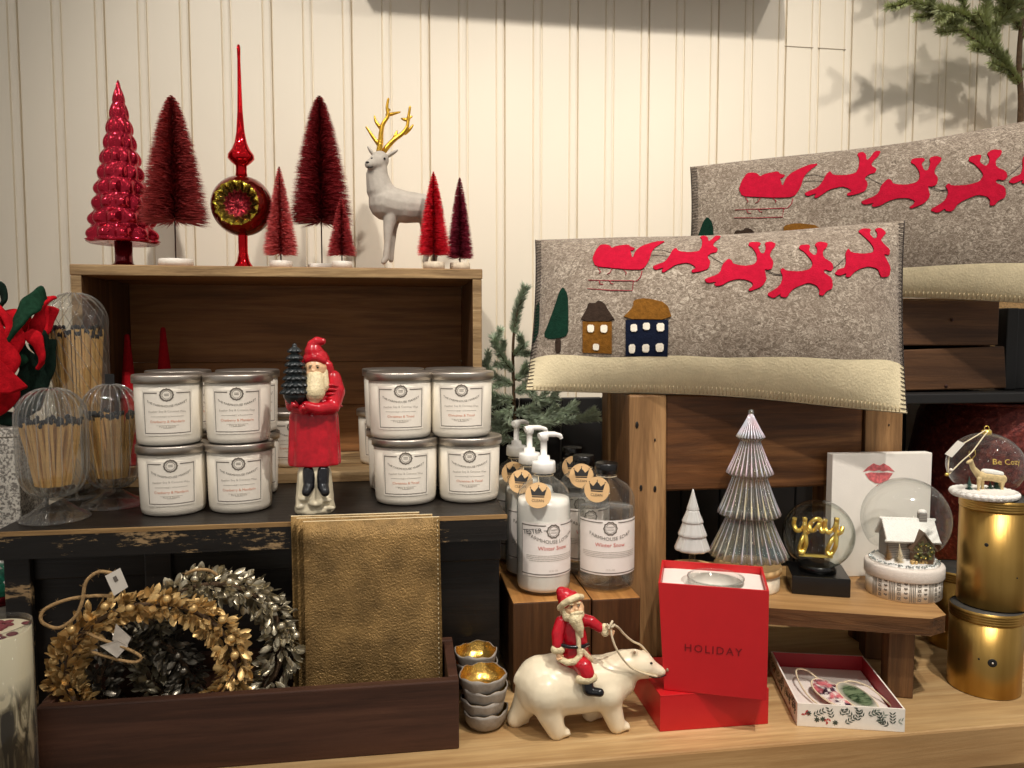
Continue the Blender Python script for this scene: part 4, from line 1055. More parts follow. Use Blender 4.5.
K5, O5, K6, O6, K7, O7 = 5.12, (520, 230), 7.314, (640, 220), 6.827, (760, 220)
DEER = [([(90,345),(120,330),(180,310),(215,265),(235,225),(262,205),(280,232),(360,240),(430,232),(450,200),(455,150),(435,125),(470,118),(495,130),(500,160),(520,150),(550,118),(590,120),(580,140),(545,165),(530,190),(570,215),(560,240),(520,245),(490,270),(515,310),(500,360),(440,380),(380,388),(375,370),(410,355),(385,330),(340,315),(260,330),(215,360),(170,390),(155,375),(175,350),(110,370)], O6, K6),
 ([(470,440),(490,428),(560,405),(590,375),(600,330),(645,285),(670,300),(680,325),(760,340),(830,330),(855,300),(850,250),(820,205),(790,190),(800,165),(870,165),(885,180),(860,200),(880,245),(905,250),(920,205),(910,170),(950,160),(990,175),(985,200),(960,225),(945,265),(975,310),(965,360),(930,370),(910,360),(915,395),(925,440),(890,490),(840,510),(800,525),(790,510),(820,490),(825,465),(780,440),(710,435),(650,450),(600,480),(555,488),(540,472),(560,455),(490,465)], O6, K6),
 ([(40,510),(110,470),(140,440),(155,390),(135,345),(155,330),(175,350),(270,355),(340,340),(360,300),(340,265),(300,220),(265,200),(270,175),(330,170),(340,185),(330,215),(365,245),(385,235),(390,200),(370,170),(400,150),(460,160),(455,190),(425,215),(430,260),(490,295),(500,335),(480,355),(440,340),(430,360),(490,400),(495,470),(450,490),(430,520),(400,515),(405,480),(385,450),(330,430),(260,455),(215,480),(180,535),(135,525),(140,505),(90,540)], O7, K7),
 ([(505,370),(530,340),(575,330),(585,290),(580,230),(600,195),(620,225),(700,235),(770,225),(775,195),(745,150),(700,110),(665,80),(700,60),(755,65),(745,100),(775,130),(795,125),(800,95),(780,65),(820,55),(860,90),(840,115),(820,140),(850,175),(885,205),(880,245),(840,235),(860,270),(890,330),(880,390),(825,395),(815,370),(800,335),(740,320),(680,335),(640,360),(610,395),(580,390),(590,365),(540,385)], O7, K7)]
SLEIGH = [(370,150),(385,110),(410,78),(440,76),(460,82),(470,95),(495,84),(555,76),(565,88),(590,95),(577,108),(564,106),(575,150),(590,110),(620,85),(690,62),(748,58),(700,85),(675,110),(660,160),(630,205),(560,205),(450,195),(385,188)]
F1 = pillow_surf(W(535, 240, 1.140), W(905, 221, .985), W(907, 413, .925), W(526, 390, 1.045), .072)
P5 = lambda pts, L2=.022: poly_uv(F1, pts, O5, K5, L2)
motif = dict(deer=[poly_uv(F1, *d) for d in DEER], sleigh=P5(SLEIGH),
  tree=[(P5([(220,292),(245,330),(248,440),(245,540),(205,555),(150,560),(120,545),(145,480),(175,400),(200,320)]), P5([(180,557),(210,557),(208,630),(180,630)])),
        (P5([(100,360),(97,520),(72,580),(45,575),(52,500),(80,400)]), P5([(48,580),(64,580),(60,640),(46,640)]))],
  house=[(P5([(320,470),(470,470),(470,635),(320,630)]), P5([(305,470),(340,410),(350,375),(385,378),(400,362),(430,375),(450,410),(490,470)]), [P5([(345,488),(380,490),(378,528),(345,526)]), P5([(412,490),(448,490),(446,530),(412,528)]), P5([(374,586),(405,588),(404,620),(373,618)])]),
         (P5([(540,462),(760,462),(755,650),(540,645)]), P5([(520,458),(580,395),(580,362),(640,350),(750,375),(780,462)]), [P5(q) for q in ([(565,488),(598,485),(600,524),(566,524)], [(628,480),(664,478),(665,514),(630,515)], [(698,482),(738,480),(738,522),(700,523)], [(556,590),(590,588),(588,634),(558,635)], [(625,590),(662,588),(660,630),(626,630)], [(693,586),(735,583),(734,626),(696,627)])])])
U5 = lambda pts: [uv_of(F1, x/K5+O5[0], y/K5+O5[1]) for x, y in pts]
runner = [U5([(350,258),(470,261),(585,262)]), U5([(345,302),(460,310),(575,312),(580,265),(600,262),(618,240),(625,210)])]+[U5(q) for q in ([(400,195),(412,215),(405,225)], [(470,200),(460,220),(445,228)], [(530,205),(545,220),(540,232)], [(405,262),(410,278),(425,280)], [(460,262),(466,276),(478,278)])]
U6 = lambda pts: [uv_of(F1, x/K6+O6[0], y/K6+O6[1]) for x, y in pts]
U7 = lambda pts: [uv_of(F1, x/K7+O7[0], y/K7+O7[1]) for x, y in pts]
reins = [U6([(90,222),(160,220),(230,242)]), U6([(80,258),(150,260),(215,268)]), U6([(495,255),(560,295),(620,330)]), U6([(930,370),(1000,400),(1040,400)]), U7([(40,350),(90,375),(150,378)]), U7([(480,345),(540,300),(585,255)])]

_band = [uv_of(F1, x, y) for x, y in ((548, 356), (600, 357), (660, 357), (720, 357), (780, 358), (840, 359), (888, 361))]
def band(u):
    if u <= _band[0][0]: return _band[0][1]
    for (a, va), (c, vc) in zip(_band, _band[1:]):
        if u <= c: return va+(vc-va)*(u-a)/(c-a)
    return _band[-1][1]
def pillow(label, F_, vb, p, du=0):
    F = F_
    MF = lambda u, v, sd=1, h=0: F_(min(.996, max(.004, u+du)), v, sd, h)
    t = thing('reindeer_pillow', label, 'pillow', p, 0, 'reindeer pillows'); L = local(t)
    def grid(side, v0, v1, nu, nv, h):
        vs = [L(F(i/nu, v0(i/nu)+(v1(i/nu)-v0(i/nu))*j/nv, side, h)) for i in range(nu+1) for j in range(nv+1)]
        fs = []
        for i in range(nu):
            for j in range(nv):
                a = i*(nv+1)+j; q = (a, a+nv+1, a+nv+2, a+1); fs.append(q if side > 0 else q[::-1])
        return vs, fs
    b = MB(); vl = lambda u: vb(u)-.03
    b = MB(); b.add(*grid(1, vl, lambda u: 1, 60, 34, 0), 0, True); b.add(*grid(-1, vl, lambda u: 1, 60, 34, 0), 0, True); b.build('cover', M['grey_felt'], t)
    z0 = lambda u: 0
    b = MB(); vt = lambda u: vb(u)+.004*sin(21*u)
    b.add(*grid(1, z0, vt, 60, 14, .0011), 0, True); b.add(*grid(-1, z0, vt, 60, 14, .0011), 0, True); b.build('snow_band', M['cream_felt'], t)
    for ua, ub, uc in ((.001, .018, .0015), (.999, .982, .9985)):   # blanket stitches down both ends, then along the hem
      b = MB()
      for i in range(46):
        v = .02+.96*i/45
        for u0, u1 in ((ua, ub),): b.tube([L(F(u0, v, 1, .0012)), L(F((u0+u1)/2, v, 1, .0018)), L(F(u1, v, 1, .0010))], .0006, 4)
      b.tube([L(F(uc, i/40, 1, .0006)) for i in range(41)], .0007, 4)
      b.build('blanket_stitching', M['dark_thread'], t)
    b = MB()
    for i in range(96):
        u = .02+.96*i/95; b.tube([L(F(u, .004, 1, .0016)), L(F(u, .028, 1, .0024))], .0005, 4)
    b.tube([L(F(i/60, .003, 1, .001)) for i in range(61)], .0006, 4)
    b.build('hem_stitching', M['pale_thread'], t)
    for d in motif['deer']: patch('reindeer', MF, L, d, .0022, M['crimson_felt'], t)
    sl = patch('sleigh', MF, L, motif['sleigh'], .0022, M['crimson_felt'], t)
    strand('runner', MF, L, runner, .0006, M['crimson_thread'], sl)
    for ln in reins: strand('rein', MF, L, [ln], .00035, M['dark_thread'], t)
    for a, c_ in motif['tree']:
        q = patch('felt_tree', MF, L, a, .0018, M['forest_felt'], t); patch('trunk', MF, L, c_, .0014, M['brown_felt'], q)
    for (w, r, ws), mw, mr in zip(motif['house'], ('mustard_felt', 'navy_felt'), ('brown_felt', 'mustard_felt')):
        q = patch('felt_house', MF, L, w, .0016, M[mw], t); patch('roof', MF, L, r, .0026, M[mr], q)
        for k in ws: patch('window', MF, L, k, .0034, M['white_felt'], q)
    return t
pillow('grey felt reindeer pillow in front, with two houses and a whole team of deer', F1, band, F1(.5, 0))
F2 = pillow_surf(W(690, 167, 1.255), W(1118, 104, 1.02), W(1118, 308, .99), W(684, 302, 1.22), .045, .075)
pillow('grey felt reindeer pillow behind, on the back crate, cut off by the right edge', F2, band, F2(.5, 0), -.042)

# back crate, shelf and red vessel behind
YB = 1.115
M['back_board'] = wood('brown crate board', rgb(52, 31, 17), rgb(102, 69, 42), rgb(130, 92, 58), 0, .9, .6, .4)
q0, q1, q2, q3 = W(868, 300, YB), W(1000, 300, YB), W(1000, 349, YB), W(1004, 390, YB)
t = thing('plank_crate', 'brown plank crate under the rear reindeer pillow', 'crate', (0, 0, 0))
b = MB(); b.box(q0.x, q1.x, YB, YB+.014, q2.z+.006, q0.z); b.build('front_board', M['back_board'], t, bevel=.002)
b = MB(); b.hexa([(q0.x, YB-.001, q3.z), (q3.x+.004, YB-.001, q3.z+.003), (q3.x+.004, YB+.013, q3.z+.003), (q0.x, YB+.013, q3.z), (q0.x, YB-.001, q2.z-.003), (q3.x-.003, YB-.001, q2.z+.0045), (q3.x-.003, YB+.013, q2.z+.0045), (q0.x, YB+.013, q2.z-.003)]); b.build('front_board', M['back_board'], t, bevel=.002)
for x in (q0.x, q1.x-.014):
    b = MB(); b.box(x, x+.013, YB+.0145, YB+.22, q3.z+.004, q0.z-.001); b.build('side_board', M['back_board'], t, bevel=.002)
b = MB(); b.box(q0.x, q1.x, YB+.0145, YB+.22, q0.z-.0008, q0.z+.004); b.build('top_board', M['crate_edge'], t, bevel=.001)
b = MB(); b.box(q0.x+.014, q1.x-.015, YB+.208, YB+.22, q3.z+.004, q0.z-.001); b.build('back_board', M['back_board'], t)
for x, y in ((952, 320), (946, 386)):
    b = MB(); c_ = W(x, y, YB-.0015); b.lathe([(.0028, 0), (.0024, .0012), (.0005, .0016)], 12, c=c_, M=Matrix.Rotation(PI/2, 4, 'X')); b.build('nail', M['black_wire'], t)
sh = W(920, 400, 1.10)
t = thing('black_shelf_unit', 'black painted shelf unit at the far right carrying the plank crate', 'shelf', (0, 0, 0))
 
zsh = q3.z-.002
b = MB(); b.box(W(904, 395, 1.0).x+.012, 1.20, 1.085, 1.385, zsh-.016, zsh); b.build('shelf_board', M['black_matte'], t, bevel=.002)
xp = W(1006, 350, 1.135).x
b = MB(); b.box(xp, xp+.022, 1.135, 1.16, zsh+.0003, W(1006, 303, 1.135).z-.008); b.build('upright', M['black_matte'], t, bevel=.002)
b = MB(); b.box(xp+.024, xp+.30, 1.150, 1.16, zsh+.0003, W(1006, 303, 1.135).z-.008); b.build('side_panel', M['black_matte'], t, bevel=.002)
for x in (1.165,):
    b = MB(); b.box(x, x+.022, 1.335, 1.36, 0, zsh-.0163); b.build('leg', M['black_matte'], t, bevel=.002)
s = N('hammered dark red metal'); v = s.coords(); vo = s.n('TexVoronoi', Scale=75.0); s.link(v, vo.inputs['Vector'])
f = s.noise(v, 160, 5, .7)
col = s.ramp(f, [(.35, rgb(66, 22, 18)), (.6, rgb(118, 46, 38)), (.78, rgb(190, 124, 100))]); mm = s.n('MixRGB'); mm.inputs[0].default_value = .5
s.link(f, mm.inputs[1]); s.link(vo.outputs['Distance'], mm.inputs[2]); s.pr(col, .36, .5, bump=mm.outputs[0], bs=.6, bd=.004); M['red_hammered'] = s.mat
c_ = W(1010, 690, 1.235)
cx_ = W(1004, 500, 1.21).x
t = thing('red_vessel', 'large hammered dark red vessel in shadow behind the gold tins', 'vase', (cx_, 1.225, 0.0004))
RV = .148; zt = zsh-.026
b = MB(); b.lathe([(RV*.7, 0), (RV*.94, zt*.15), (RV, zt*.4), (RV*.985, zt*.7), (RV*.90, zt*.92), (RV*.84, zt-.003)], 56, cap1=False); b.build('vessel_body', M['red_hammered'], t)
b = MB(); b.lathe([(RV*.84, zt-.0028), (RV*.87, zt-.001), (RV*.87, zt+.004), (RV*.80, zt+.005), (RV*.78, zt-.01), (RV*.75, zt*.5)], 56, cap0=False, cap1=False); b.build('rim', M['red_hammered'], t)

# black boards put in to keep the view behind the stool dark
t = thing('black_backboard', 'black board panel behind the stool and the pine sprig', 'panel', (0, 0, 0))
xa, xb, zt_ = .136, .94, zsh-.018
n = 11
for i in range(n):
    b = MB(); b.box(xa+(xb-xa)*i/n, xa+(xb-xa)*(i+1)/n-.002, 1.302, 1.316, 0.0004, zt_); b.build('board', M['black_matte'], t, bevel=.0015, seg=1)
b = MB(); b.box(xa, xb, 1.3165, 1.334, .05, .09); b.build('batten', M['black_matte'], t)
# ------------------------------------------------------------------ soap bottles on the riser
M['liquid'] = thin_glass('clear liquid soap', (.98, .985, .97), (.74, .77, .74), 1.36, haze=.25)
M['bottle_glass'] = thin_glass('clear bottle glass', (.98, .985, .98), (.66, .69, .67), 1.5, haze=.10)
M['lotion'] = plain('white lotion', rgb(246, 242, 232), .3, var=.01)
M['clear_label'] = plain('white bottle label', rgb(240, 232, 224), .5, var=.02)
def bottle_body(R, H, n=48):
    sh = H*.72
    return [(R*.86, 0), (R*.97, .003), (R, .009), (R, sh), (R*.985, sh+.006), (R*.90, sh+.014), (R*.72, sh+.022), (R*.50, sh+.027), (R*.36, sh+.031), (R*.34, sh+.036)], sh
def crown_tag(L_, t, c, tilt, R=.0165):
    tg = None; b = MB()
    n = Vector((sin(tilt[0]), -cos(tilt[0]), tilt[1])).normalized(); Rm_ = n.to_track_quat('Z', 'Y').to_matrix().to_4x4()
    b.lathe([(R, 0), (R, .0008)], 28, c=c, M=Rm_, sm=False); tg = b.build('crown_tag', M['kraft'], t)
    fn = lambda x, y: Vector(c)+Rm_.to_3x3() @ Vector((x, y, .0011))
    b = MB(); k = R/.0118
    b.add([fn(x*k, y*k) for x, y in ((-.0058, -.0004), (.0058, -.0004), (.0074, .0062), (.0036, .0030), (0, .0078), (-.0036, .0030), (-.0074, .0062))], [tuple(range(7))])
    rect2(b, fn, -.0056*k, .0056*k, -.0020*k, -.0010*k, 2)
    for x, y in ((-.0074, .0068), (0, .0085), (.0074, .0068)): ring2(b, fn, x*k, y*k, .0002, .0008, 8)
    put_text(b, 'CLEAN', fn, .0036*k, 0, -.0062*k)
    b.build('tag_print', M['black_print'], tg)
    return tg
def front_label(t, R, z0, z1, half, second, title, tester=False):
    f = lambda h: (lambda x, y: ((R+h)*sin(x/R), -(R+h)*cos(x/R), y))
    b = MB(); rect2(b, f(.0004), -half, half, z0, z1, 24); lb = b.build('label', M['clear_label'], t)
    b = MB(); g = f(.0008); H = z1-z0; cx = .0
    rect2(b, g, -half, half, z0+.0022, z0+.0034, 24); rect2(b, g, -half, -.010, z1-.0036, z1-.0024, 12); rect2(b, g, .010, half, z1-.0036, z1-.0024, 12)
    if tester: rect2(b, g, -half, -half+.0009, z0+.002, z1-.002, 2)
    ring2(b, g, 0, z1-.0105, .0072, .0090, 30, wob=.06, k=10); ring2(b, g, 0, z1-.0105, .0058, .0063, 22)
    put_text(b, 'FARM', g, .0034, 0, z1-.0100); put_text(b, 'HOUSE', g, .0026, 0, z1-.0132)
    put_text(b, second, g, .0066, 0, z1-.0262, arc=9)
    b.build('label_print', M['dark_print'], lb)
    b = MB(); put_text(b, title, g, .0072, 0, z1-.0345); b.build('label_title', M['red_print'], lb)
    b = MB()
    for k in range(4):
        y = z1-.0420-.0022*k; rnd = random.Random(k); x = -half*.82+.004*(k == 3)
        while x < half*.82-.004*(k == 3):
            w = rnd.uniform(.0015, .0045); rect2(b, g, x, min(x+w, half*.84), y, y+.0007, 2); x += w+.0008
    put_text(b, '12 FL OZ', g, .0030, 0, z0+.0062)
    b.build('label_small_print', M['pale_print'], lb)
    if tester:
        b = MB(); put_text(b, 'TESTER', f(.0014), .0086, -half+.0165, z1-.0135, rot=.16, space=.92); rect2(b, f(.001), -half+.031, -half+.036, z1-.0095, z1-.0088, 3); b.build('handwriting', M['black_print'], lb)
def soap(label, p, R, H, rz, tagpos, cap='black', print_=True, rot=0):
    t = thing('soap_bottle', label, 'bottle', p, rz, 'clear soap bottles with black caps')
    pr, sh = bottle_body(R, H)
    b = MB(); b.lathe(pr, 48, cap1=False); b.build('glass_bottle', M['bottle_glass'], t)
    b = MB(); b.lathe([(R*.80, .005), (R*.92, .008), (R*.94, .012), (R*.94, sh*.93), (R*.3, sh*.932)], 40); b.build('liquid', M['liquid'], t)
    zc = pr[-1][1]
    b = MB(); b.lathe([(R*.40, zc+.0005), (R*.41, zc+.001), (R*.41, zc+.013), (R*.38, zc+.0145)], 36, fn=lambda a, i, z: 1+.02*cos(36*a)*(i in (1, 2))); b.build('cap', M['black'], t)
    front_label(t, R, .022, .022+H*.46, R*1.25, 'FARMHOUSE SOAP', 'Winter Snow')
    crown_tag(None, t, tagpos, (-.35, .25))
    b = MB(); b.tube([(R*.36*cos(2*PI*i/20), R*.36*sin(2*PI*i/20), zc-.003) for i in range(20)], .0007, 5, closed=True); b.tube([(-R*.30, -R*.2, zc-.003), (tagpos[0]*.9, tagpos[1], tagpos[2]+.009)], .0006, 5); b.build('tag_string', M['cord'], t)
    return t
def lotion(label, p, R, H, rz, tagpos, ang, tester):
    t = thing('lotion_bottle', label, 'bottle', p, rz, 'lotion bottles with white pumps')
    pr, sh = bottle_body(R, H)
    b = MB(); b.lathe(pr, 48, cap1=False); b.build('glass_bottle', M['bottle_glass'], t)
    b = MB(); b.lathe([(R*.82, .003), (R*.95, .005), (R*.985, .010), (R*.985, sh*.96), (R*.94, sh+.003), (R*.3, sh+.0035)], 40); b.build('lotion_fill', M['lotion'], t)
    zc = pr[-1][1]
    b = MB(); b.lathe([(R*.42, zc+.0004), (R*.45, zc+.001), (R*.44, zc+.012), (R*.42, zc+.015), (R*.24, zc+.0155), (R*.22, zc+.022), (R*.12, zc+.0225), (R*.12, zc+.041), (R*.17, zc+.042), (R*.19, zc+.050), (R*.16, zc+.0515)], 36, fn=lambda a, i, z: 1+.02*cos(30*a)*(i in (1, 2)))
    pump = b.build('pump', M['white'], t)
    d = Vector((cos(ang), sin(ang), 0)); b = MB(); o = Vector((0, 0, zc+.0475))
    b.tube(spline([o-d*.007, o+d*.004+Vector((0, 0, .0018)), o+d*.016+Vector((0, 0, .0012)), o+d*.024+Vector((0, 0, -.0012)), o+d*.0262+Vector((0, 0, -.005))], 5), [.0042]*5+[.0036]*6+[.0030]*6+[.0024]*4, 12); b.build('spout', M['white'], pump)
    front_label(t, R, .026, .026+H*.42, R*1.25, 'FARMHOUSE LOTION', 'Winter Snow', tester)
    crown_tag(None, t, tagpos, (-.5, .45))
    b = MB(); b.tube([(R*.36*cos(2*PI*i/20), R*.36*sin(2*PI*i/20), zc-.003) for i in range(20)], .0007, 5, closed=True); b.tube([(-R*.30, -R*.2, zc-.003), (tagpos[0]*.9, tagpos[1], tagpos[2]+.009)], .0006, 5); b.build('tag_string', M['cord'], t)
    return t
r0 = W(607, 575, .966); R1 = 28.5*mpp(W(607, 540, .966)); H1 = (W(607, 468, .966).z-ZR)/1.06
s1 = lambda x, Y: Vector((W(x, 540, Y).x, Y, ZR+.0004))
Hs = .156
soap('clear soap bottle at the front right of the riser, its whole label showing', s1(606, .982), R1, Hs, -.12, (-.017, -.032, .133))
soap('clear soap bottle in the middle of the row, half hidden behind the front one', s1(583, 1.047), R1*.97, Hs, .05, (-.013, -.034, .140))
t_ = soap('clear soap bottle at the back near the pine sprig, only cap and tag showing', Vector((W(571, 540, 1.13).x, 1.125, ZR+.0004)), R1*.97, Hs, .1, (-.010, -.035, .138))
lotion('white lotion pump bottle at the front of its row, label marked TESTER', s1(543.5, .974), 27*mpp(W(545, 540, .962)), .163, .18, (-.020, -.033, .131), .12, True)
lotion('white lotion pump bottle second in the row behind the tester', Vector((W(530, 540, 1.04).x, 1.045, ZR+.0004)), .0335, .163, .1, (-.020, -.029, .134), .15, False)
lotion('white lotion pump bottle at the back of the row beside the pine sprig', Vector((W(521, 540, 1.075).x-.0005, 1.115, ZR+.0004)), .0335, .163, .1, (-.014, -.034, .134), .6, False)
t = thing('bottle_stand', 'low wooden stand hidden behind the riser under the rear bottles', 'stand', (0, 0, 0))
xa, xb = BX1+.004, x0-.002 if False else W(629, 395, 1.0).x-.004
b = MB(); b.box(xa, xb, 1.052, 1.175, ZR-.014, ZR); b.build('top_board', M['riser_top'], t, bevel=.002)
for x in (xa+.004, xb-.02):
    b = MB(); b.box(x, x+.016, 1.056, 1.17, 0, ZR-.0143); b.build('leg', M['riser'], t)

# ------------------------------------------------------------------ frosted pine sprig
def twig(wood_mb, mb, pts, rad, nl, dens, rnd, up=.25):
    sp_ = spline(pts, 10); wood_mb.tube(sp_, [rad*(1-.6*i/(len(sp_)-1)) for i in range(len(sp_))], 6)
    for i in range(len(sp_)-1):
        a, b_ = sp_[i], sp_[i+1]; d = (b_-a); L_ = d.length; d.normalize(); m = max(1, int(dens*L_))
        for _ in range(m):
            o = a+(b_-a)*rnd.random(); r = Vector((rnd.gauss(0, 1), rnd.gauss(0, 1), rnd.gauss(0, 1))); r = (r-d*r.dot(d)).normalized()
            n = (d*rnd.uniform(.5, 1.0)+r*rnd.uniform(.6, 1)+Vector((0, 0, up*.4))).normalized()
            w = n.cross(Vector((rnd.gauss(0, 1), rnd.gauss(0, 1), rnd.gauss(0, 1)))).normalized()*.00075
            e = o+n*nl*rnd.uniform(.7, 1.15); mid = (o+e)/2
            mb.add([o-w*.6, o+w*.6, mid+w, mid-w, e], [(0, 1, 2, 3), (3, 2, 4)])
rnd = random.Random(31); YP = 1.13
p = Vector((W(527, 470, YP).x-.012, YP, ZB+.0004)) if False else Vector((W(512, 470, 1.225).x, 1.225, 0.0004))
t = thing('pine_sprig', 'small frosted pine tree behind the pump bottles', 'plant', p); L = local(t)
wd, nd = MB(), MB(); Qp = lambda x, y, Y: L(W(x, y, Y))
stem = [Vector((0, 0, .05)), Vector((.0, 0, .2)), Qp(516, 450, 1.22), Qp(514, 400, 1.215), Qp(513, 350, 1.21), Qp(516, 320, 1.20), Qp(524, 291, 1.19)]
sp_ = spline(stem, 8); wd.tube(sp_, [.0042*(1-.65*i/(len(sp_)-1)) for i in range(len(sp_))], 8)
twig(wd, nd, [Qp(514, 335, 1.205), Qp(517, 312, 1.20), Qp(525, 288, 1.19)], .0016, .014, 11000, rnd)
for br in ([(514, 372), (505, 362), (498, 350), (494, 338)], [(514, 385), (500, 380), (490, 372), (484, 362)], [(515, 380), (528, 372), (538, 366), (545, 372)], [(514, 400), (500, 398), (490, 396), (480, 400)], [(514, 415), (530, 408), (545, 402), (556, 398)], [(515, 425), (540, 424), (565, 420), (598, 417)], [(515, 410), (535, 418), (555, 414), (575, 410)], [(515, 430), (505, 425), (495, 424), (486, 430)], [(514, 440), (500, 440), (490, 446)], [(515, 435), (530, 436), (548, 432)], [(514, 392), (524, 390), (534, 392)], [(514, 405), (506, 412), (496, 416)], [(514, 445), (524, 446), (536, 446)], [(514, 356), (520, 350), (524, 345)]):
    dY = rnd.uniform(-.03, .015)
    pts = [Qp(x, y, 1.212+dY*i/(len(br)-1)) for i, (x, y) in enumerate(br)]
    twig(wd, nd, pts, .0017, .013, 9000, rnd)
    for q in range(1, len(pts)):                               # side shoots
        a = pts[q]*.6+pts[q-1]*.4; d = (pts[q]-pts[q-1]).normalized(); sd_ = d.cross(Vector((0, rnd.choice((-1, 1)), rnd.gauss(0, .5)))).normalized()
        twig(wd, nd, [a, a+(d+sd_).normalized()*.010, a+(d*1.2+sd_).normalized()*.022], .001, .011, 8500, rnd)
wd.build('branches', M['bark'], t); nd.build('needles', M['pine_frost'], t)
b = MB(); b.lathe([(.026, 0), (.033, .06), (.034, .075), (.030, .076), (.029, .068)], 28); b.build('pot', M['stone_grey'], t)

# ------------------------------------------------------------------ pine tree at the upper right
rnd = random.Random(41); YT = 1.325
p = Vector((W(1019, 140, YT).x, YT, W(1019, 140, YT).z-.02))
zpot = p.z
t = thing('potted_pine', 'green pine tree in a twine wrapped pot in the upper right corner', 'plant', Vector((p.x, YT, .0))); L = local(t); Qp = lambda x, y, Y: L(W(x, y, Y))
wd, nd = MB(), MB()
trunk = [Qp(1019, 150, YT), Qp(1021, 100, YT), Qp(1019, 60, YT), Qp(1024, 0, YT), Qp(1034, -90, YT), Qp(1040, -190, YT)]
sp_ = spline(trunk, 8); wd.tube(sp_, [.0062*(1-.6*i/(len(sp_)-1)) for i in range(len(sp_))], 9)
for br, dy, nl in (([(1020, 85), (1004, 62), (992, 42), (985, 20), (988, -10)], -.05, .016), ([(1018, 82), (1000, 60), (978, 42), (950, 22), (925, 8), (900, -4)], -.07, .016), ([(994, 45), (980, 26), (960, 14), (940, 10)], -.08, .017),
               ([(988, 30), (1000, 20), (1012, 4), (1018, -12)], -.06, .016), ([(1020, 40), (1040, 20), (1066, 6), (1090, 2)], -.04, .017), ([(1022, 10), (1000, -20), (975, -44), (945, -60), (915, -66)], -.04, .017),
               ([(1024, -10), (1050, -40), (1085, -60), (1120, -64)], -.03, .017), ([(1028, -50), (1004, -84), (974, -104), (944, -112)], -.02, .017), ([(1030, -60), (1060, -94), (1096, -110)], -.03, .017), ([(1034, -100), (1014, -136), (990, -156)], -.02, .016), ([(1036, -110), (1060, -150), (1086, -164)], -.02, .016),
               ([(1021, 70), (1046, 58), (1076, 54), (1104, 60)], -.05, .016), ([(1020, 30), (1002, 0), (984, -24), (960, -40)], -.11, .017)):
    k = len(br)-1; pts = [Qp(x, y, YT+dy*i/k) for i, (x, y) in enumerate(br)]
    twig(wd, nd, pts, .0026, nl, 7000, rnd)
    for q in range(1, len(pts)):
        for side in (-1, 1):
            a = pts[q]*.65+pts[q-1]*.35; d = (pts[q]-pts[q-1]).normalized(); sd_ = d.cross(Vector((rnd.gauss(0, .35), side, rnd.gauss(0, .4)))).normalized()
            ln = rnd.uniform(.03, .055)
            twig(wd, nd, [a, a+(d+sd_*.8).normalized()*ln*.5, a+(d*1.3+sd_*.8).normalized()*ln], .0013, nl*.85, 6500, rnd)
wd.build('branches', M['bark'], t); nd.build('needles', M['pine'], t)
qa = W(975, 126, 1.31); zp1 = qa.z
b = MB(); zpb = zsh+.001; pr = []
for i in range(25):
    z = zpb+(zp1-zpb)*i/24; pr += [(.058+.0022*(i % 2), z)]
b.lathe(pr, 40, c=(-.012, .012, 0)); b.build('twine_pot', M['twine'], t)
# ------------------------------------------------------------------ polar bear with a Santa rider
M['bear_white'] = plain('cream glazed polar bear', rgb(236, 222, 192), .3, var=.06, vs=45, bump=.05, bscale=90)
YBR = .832
p = Vector((W(585, 720, YBR).x, YBR, .0004))
t = thing('polar_bear_figurine', 'cream polar bear figurine carrying a small Santa rider', 'figurine', p)
L = local(t); Q = lambda x, y, d=0: L(W(x, y, YBR+d)); s = mpp(p+Vector((0, 0, .05)))
def LM(mb, pts, rs): mb.limb([Q(*q) for q in pts], [r*s for r in rs], 16)
b = MB(); hw = .0
LM(b, [(541, 682, 0), (556, 684, 0), (580, 684, 0), (604, 682, 0), (617, 678, 0)], [26, 30, 28, 26, 20])
LM(b, [(534, 680, 0), (541, 690, 0)], [19, 24])
LM(b, [(612, 674, 0), (624, 667, -.002), (634, 664, -.004), (642, 665, -.006)], [21, 17.5, 15, 13.5])
LM(b, [(645, 666, -.007), (655, 670, -.009), (661.5, 671.5, -.010)], [11.5, 7.6, 5.2]); LM(b, [(645, 672, -.008), (657, 674, -.010)], [7, 3.6])
for (x, y, d) in ((634.5, 651, -.013), (643, 651.5, .006)): LM(b, [(x, y+2, d), (x+.5, y, d)], [3.6, 3.2])
zf = lambda d: 0
def leg(top, kn, ft, toe, rs):
    q = [Q(*top), Q(*kn)]; f = Q(*ft); f.z = 6.2*s; u = Q(*toe); u.z = 4.4*s; u.x = f.x+9.5*s
    b.limb(q+[f], rs[:2]+[8.8], 16) if False else b.limb([q[0], q[1], f], [r*s for r in rs], 16); b.limb([f, u], [7.2*s, 4.8*s], 16)
    b.limb([u+Vector((1.5*s, -3.2*s, 0)), u+Vector((2.4*s, -3.2*s, -.8*s))], [3*s, 2.6*s], 10); b.limb([u+Vector((2*s, 2.8*s, 0)), u+Vector((3*s, 2.8*s, -.8*s))], [3*s, 2.6*s], 10)
leg((546, 692, -.016), (549, 712, -.018), (556.5, 734, -.018), (566, 736, -.018), [21, 13.5, 9.4])
leg((534, 690, .014), (524, 706, .016), (515.5, 722, .016), (524, 724, .016), [20, 13, 9.4])
leg((606, 692, -.014), (611, 708, -.015), (616.5, 727, -.015), (625, 728, -.015), [18, 11.5, 9])
leg((604, 690, .015), (597, 704, .016), (590, 716, .016), (600, 720, .016), [17, 11.5, 9])
LM(b, [(519, 676, 0), (516.5, 681, 0)], [5, 4])
body = b.fuse('body', M['bear_white'], t, voxel=.0013, smooth=45)
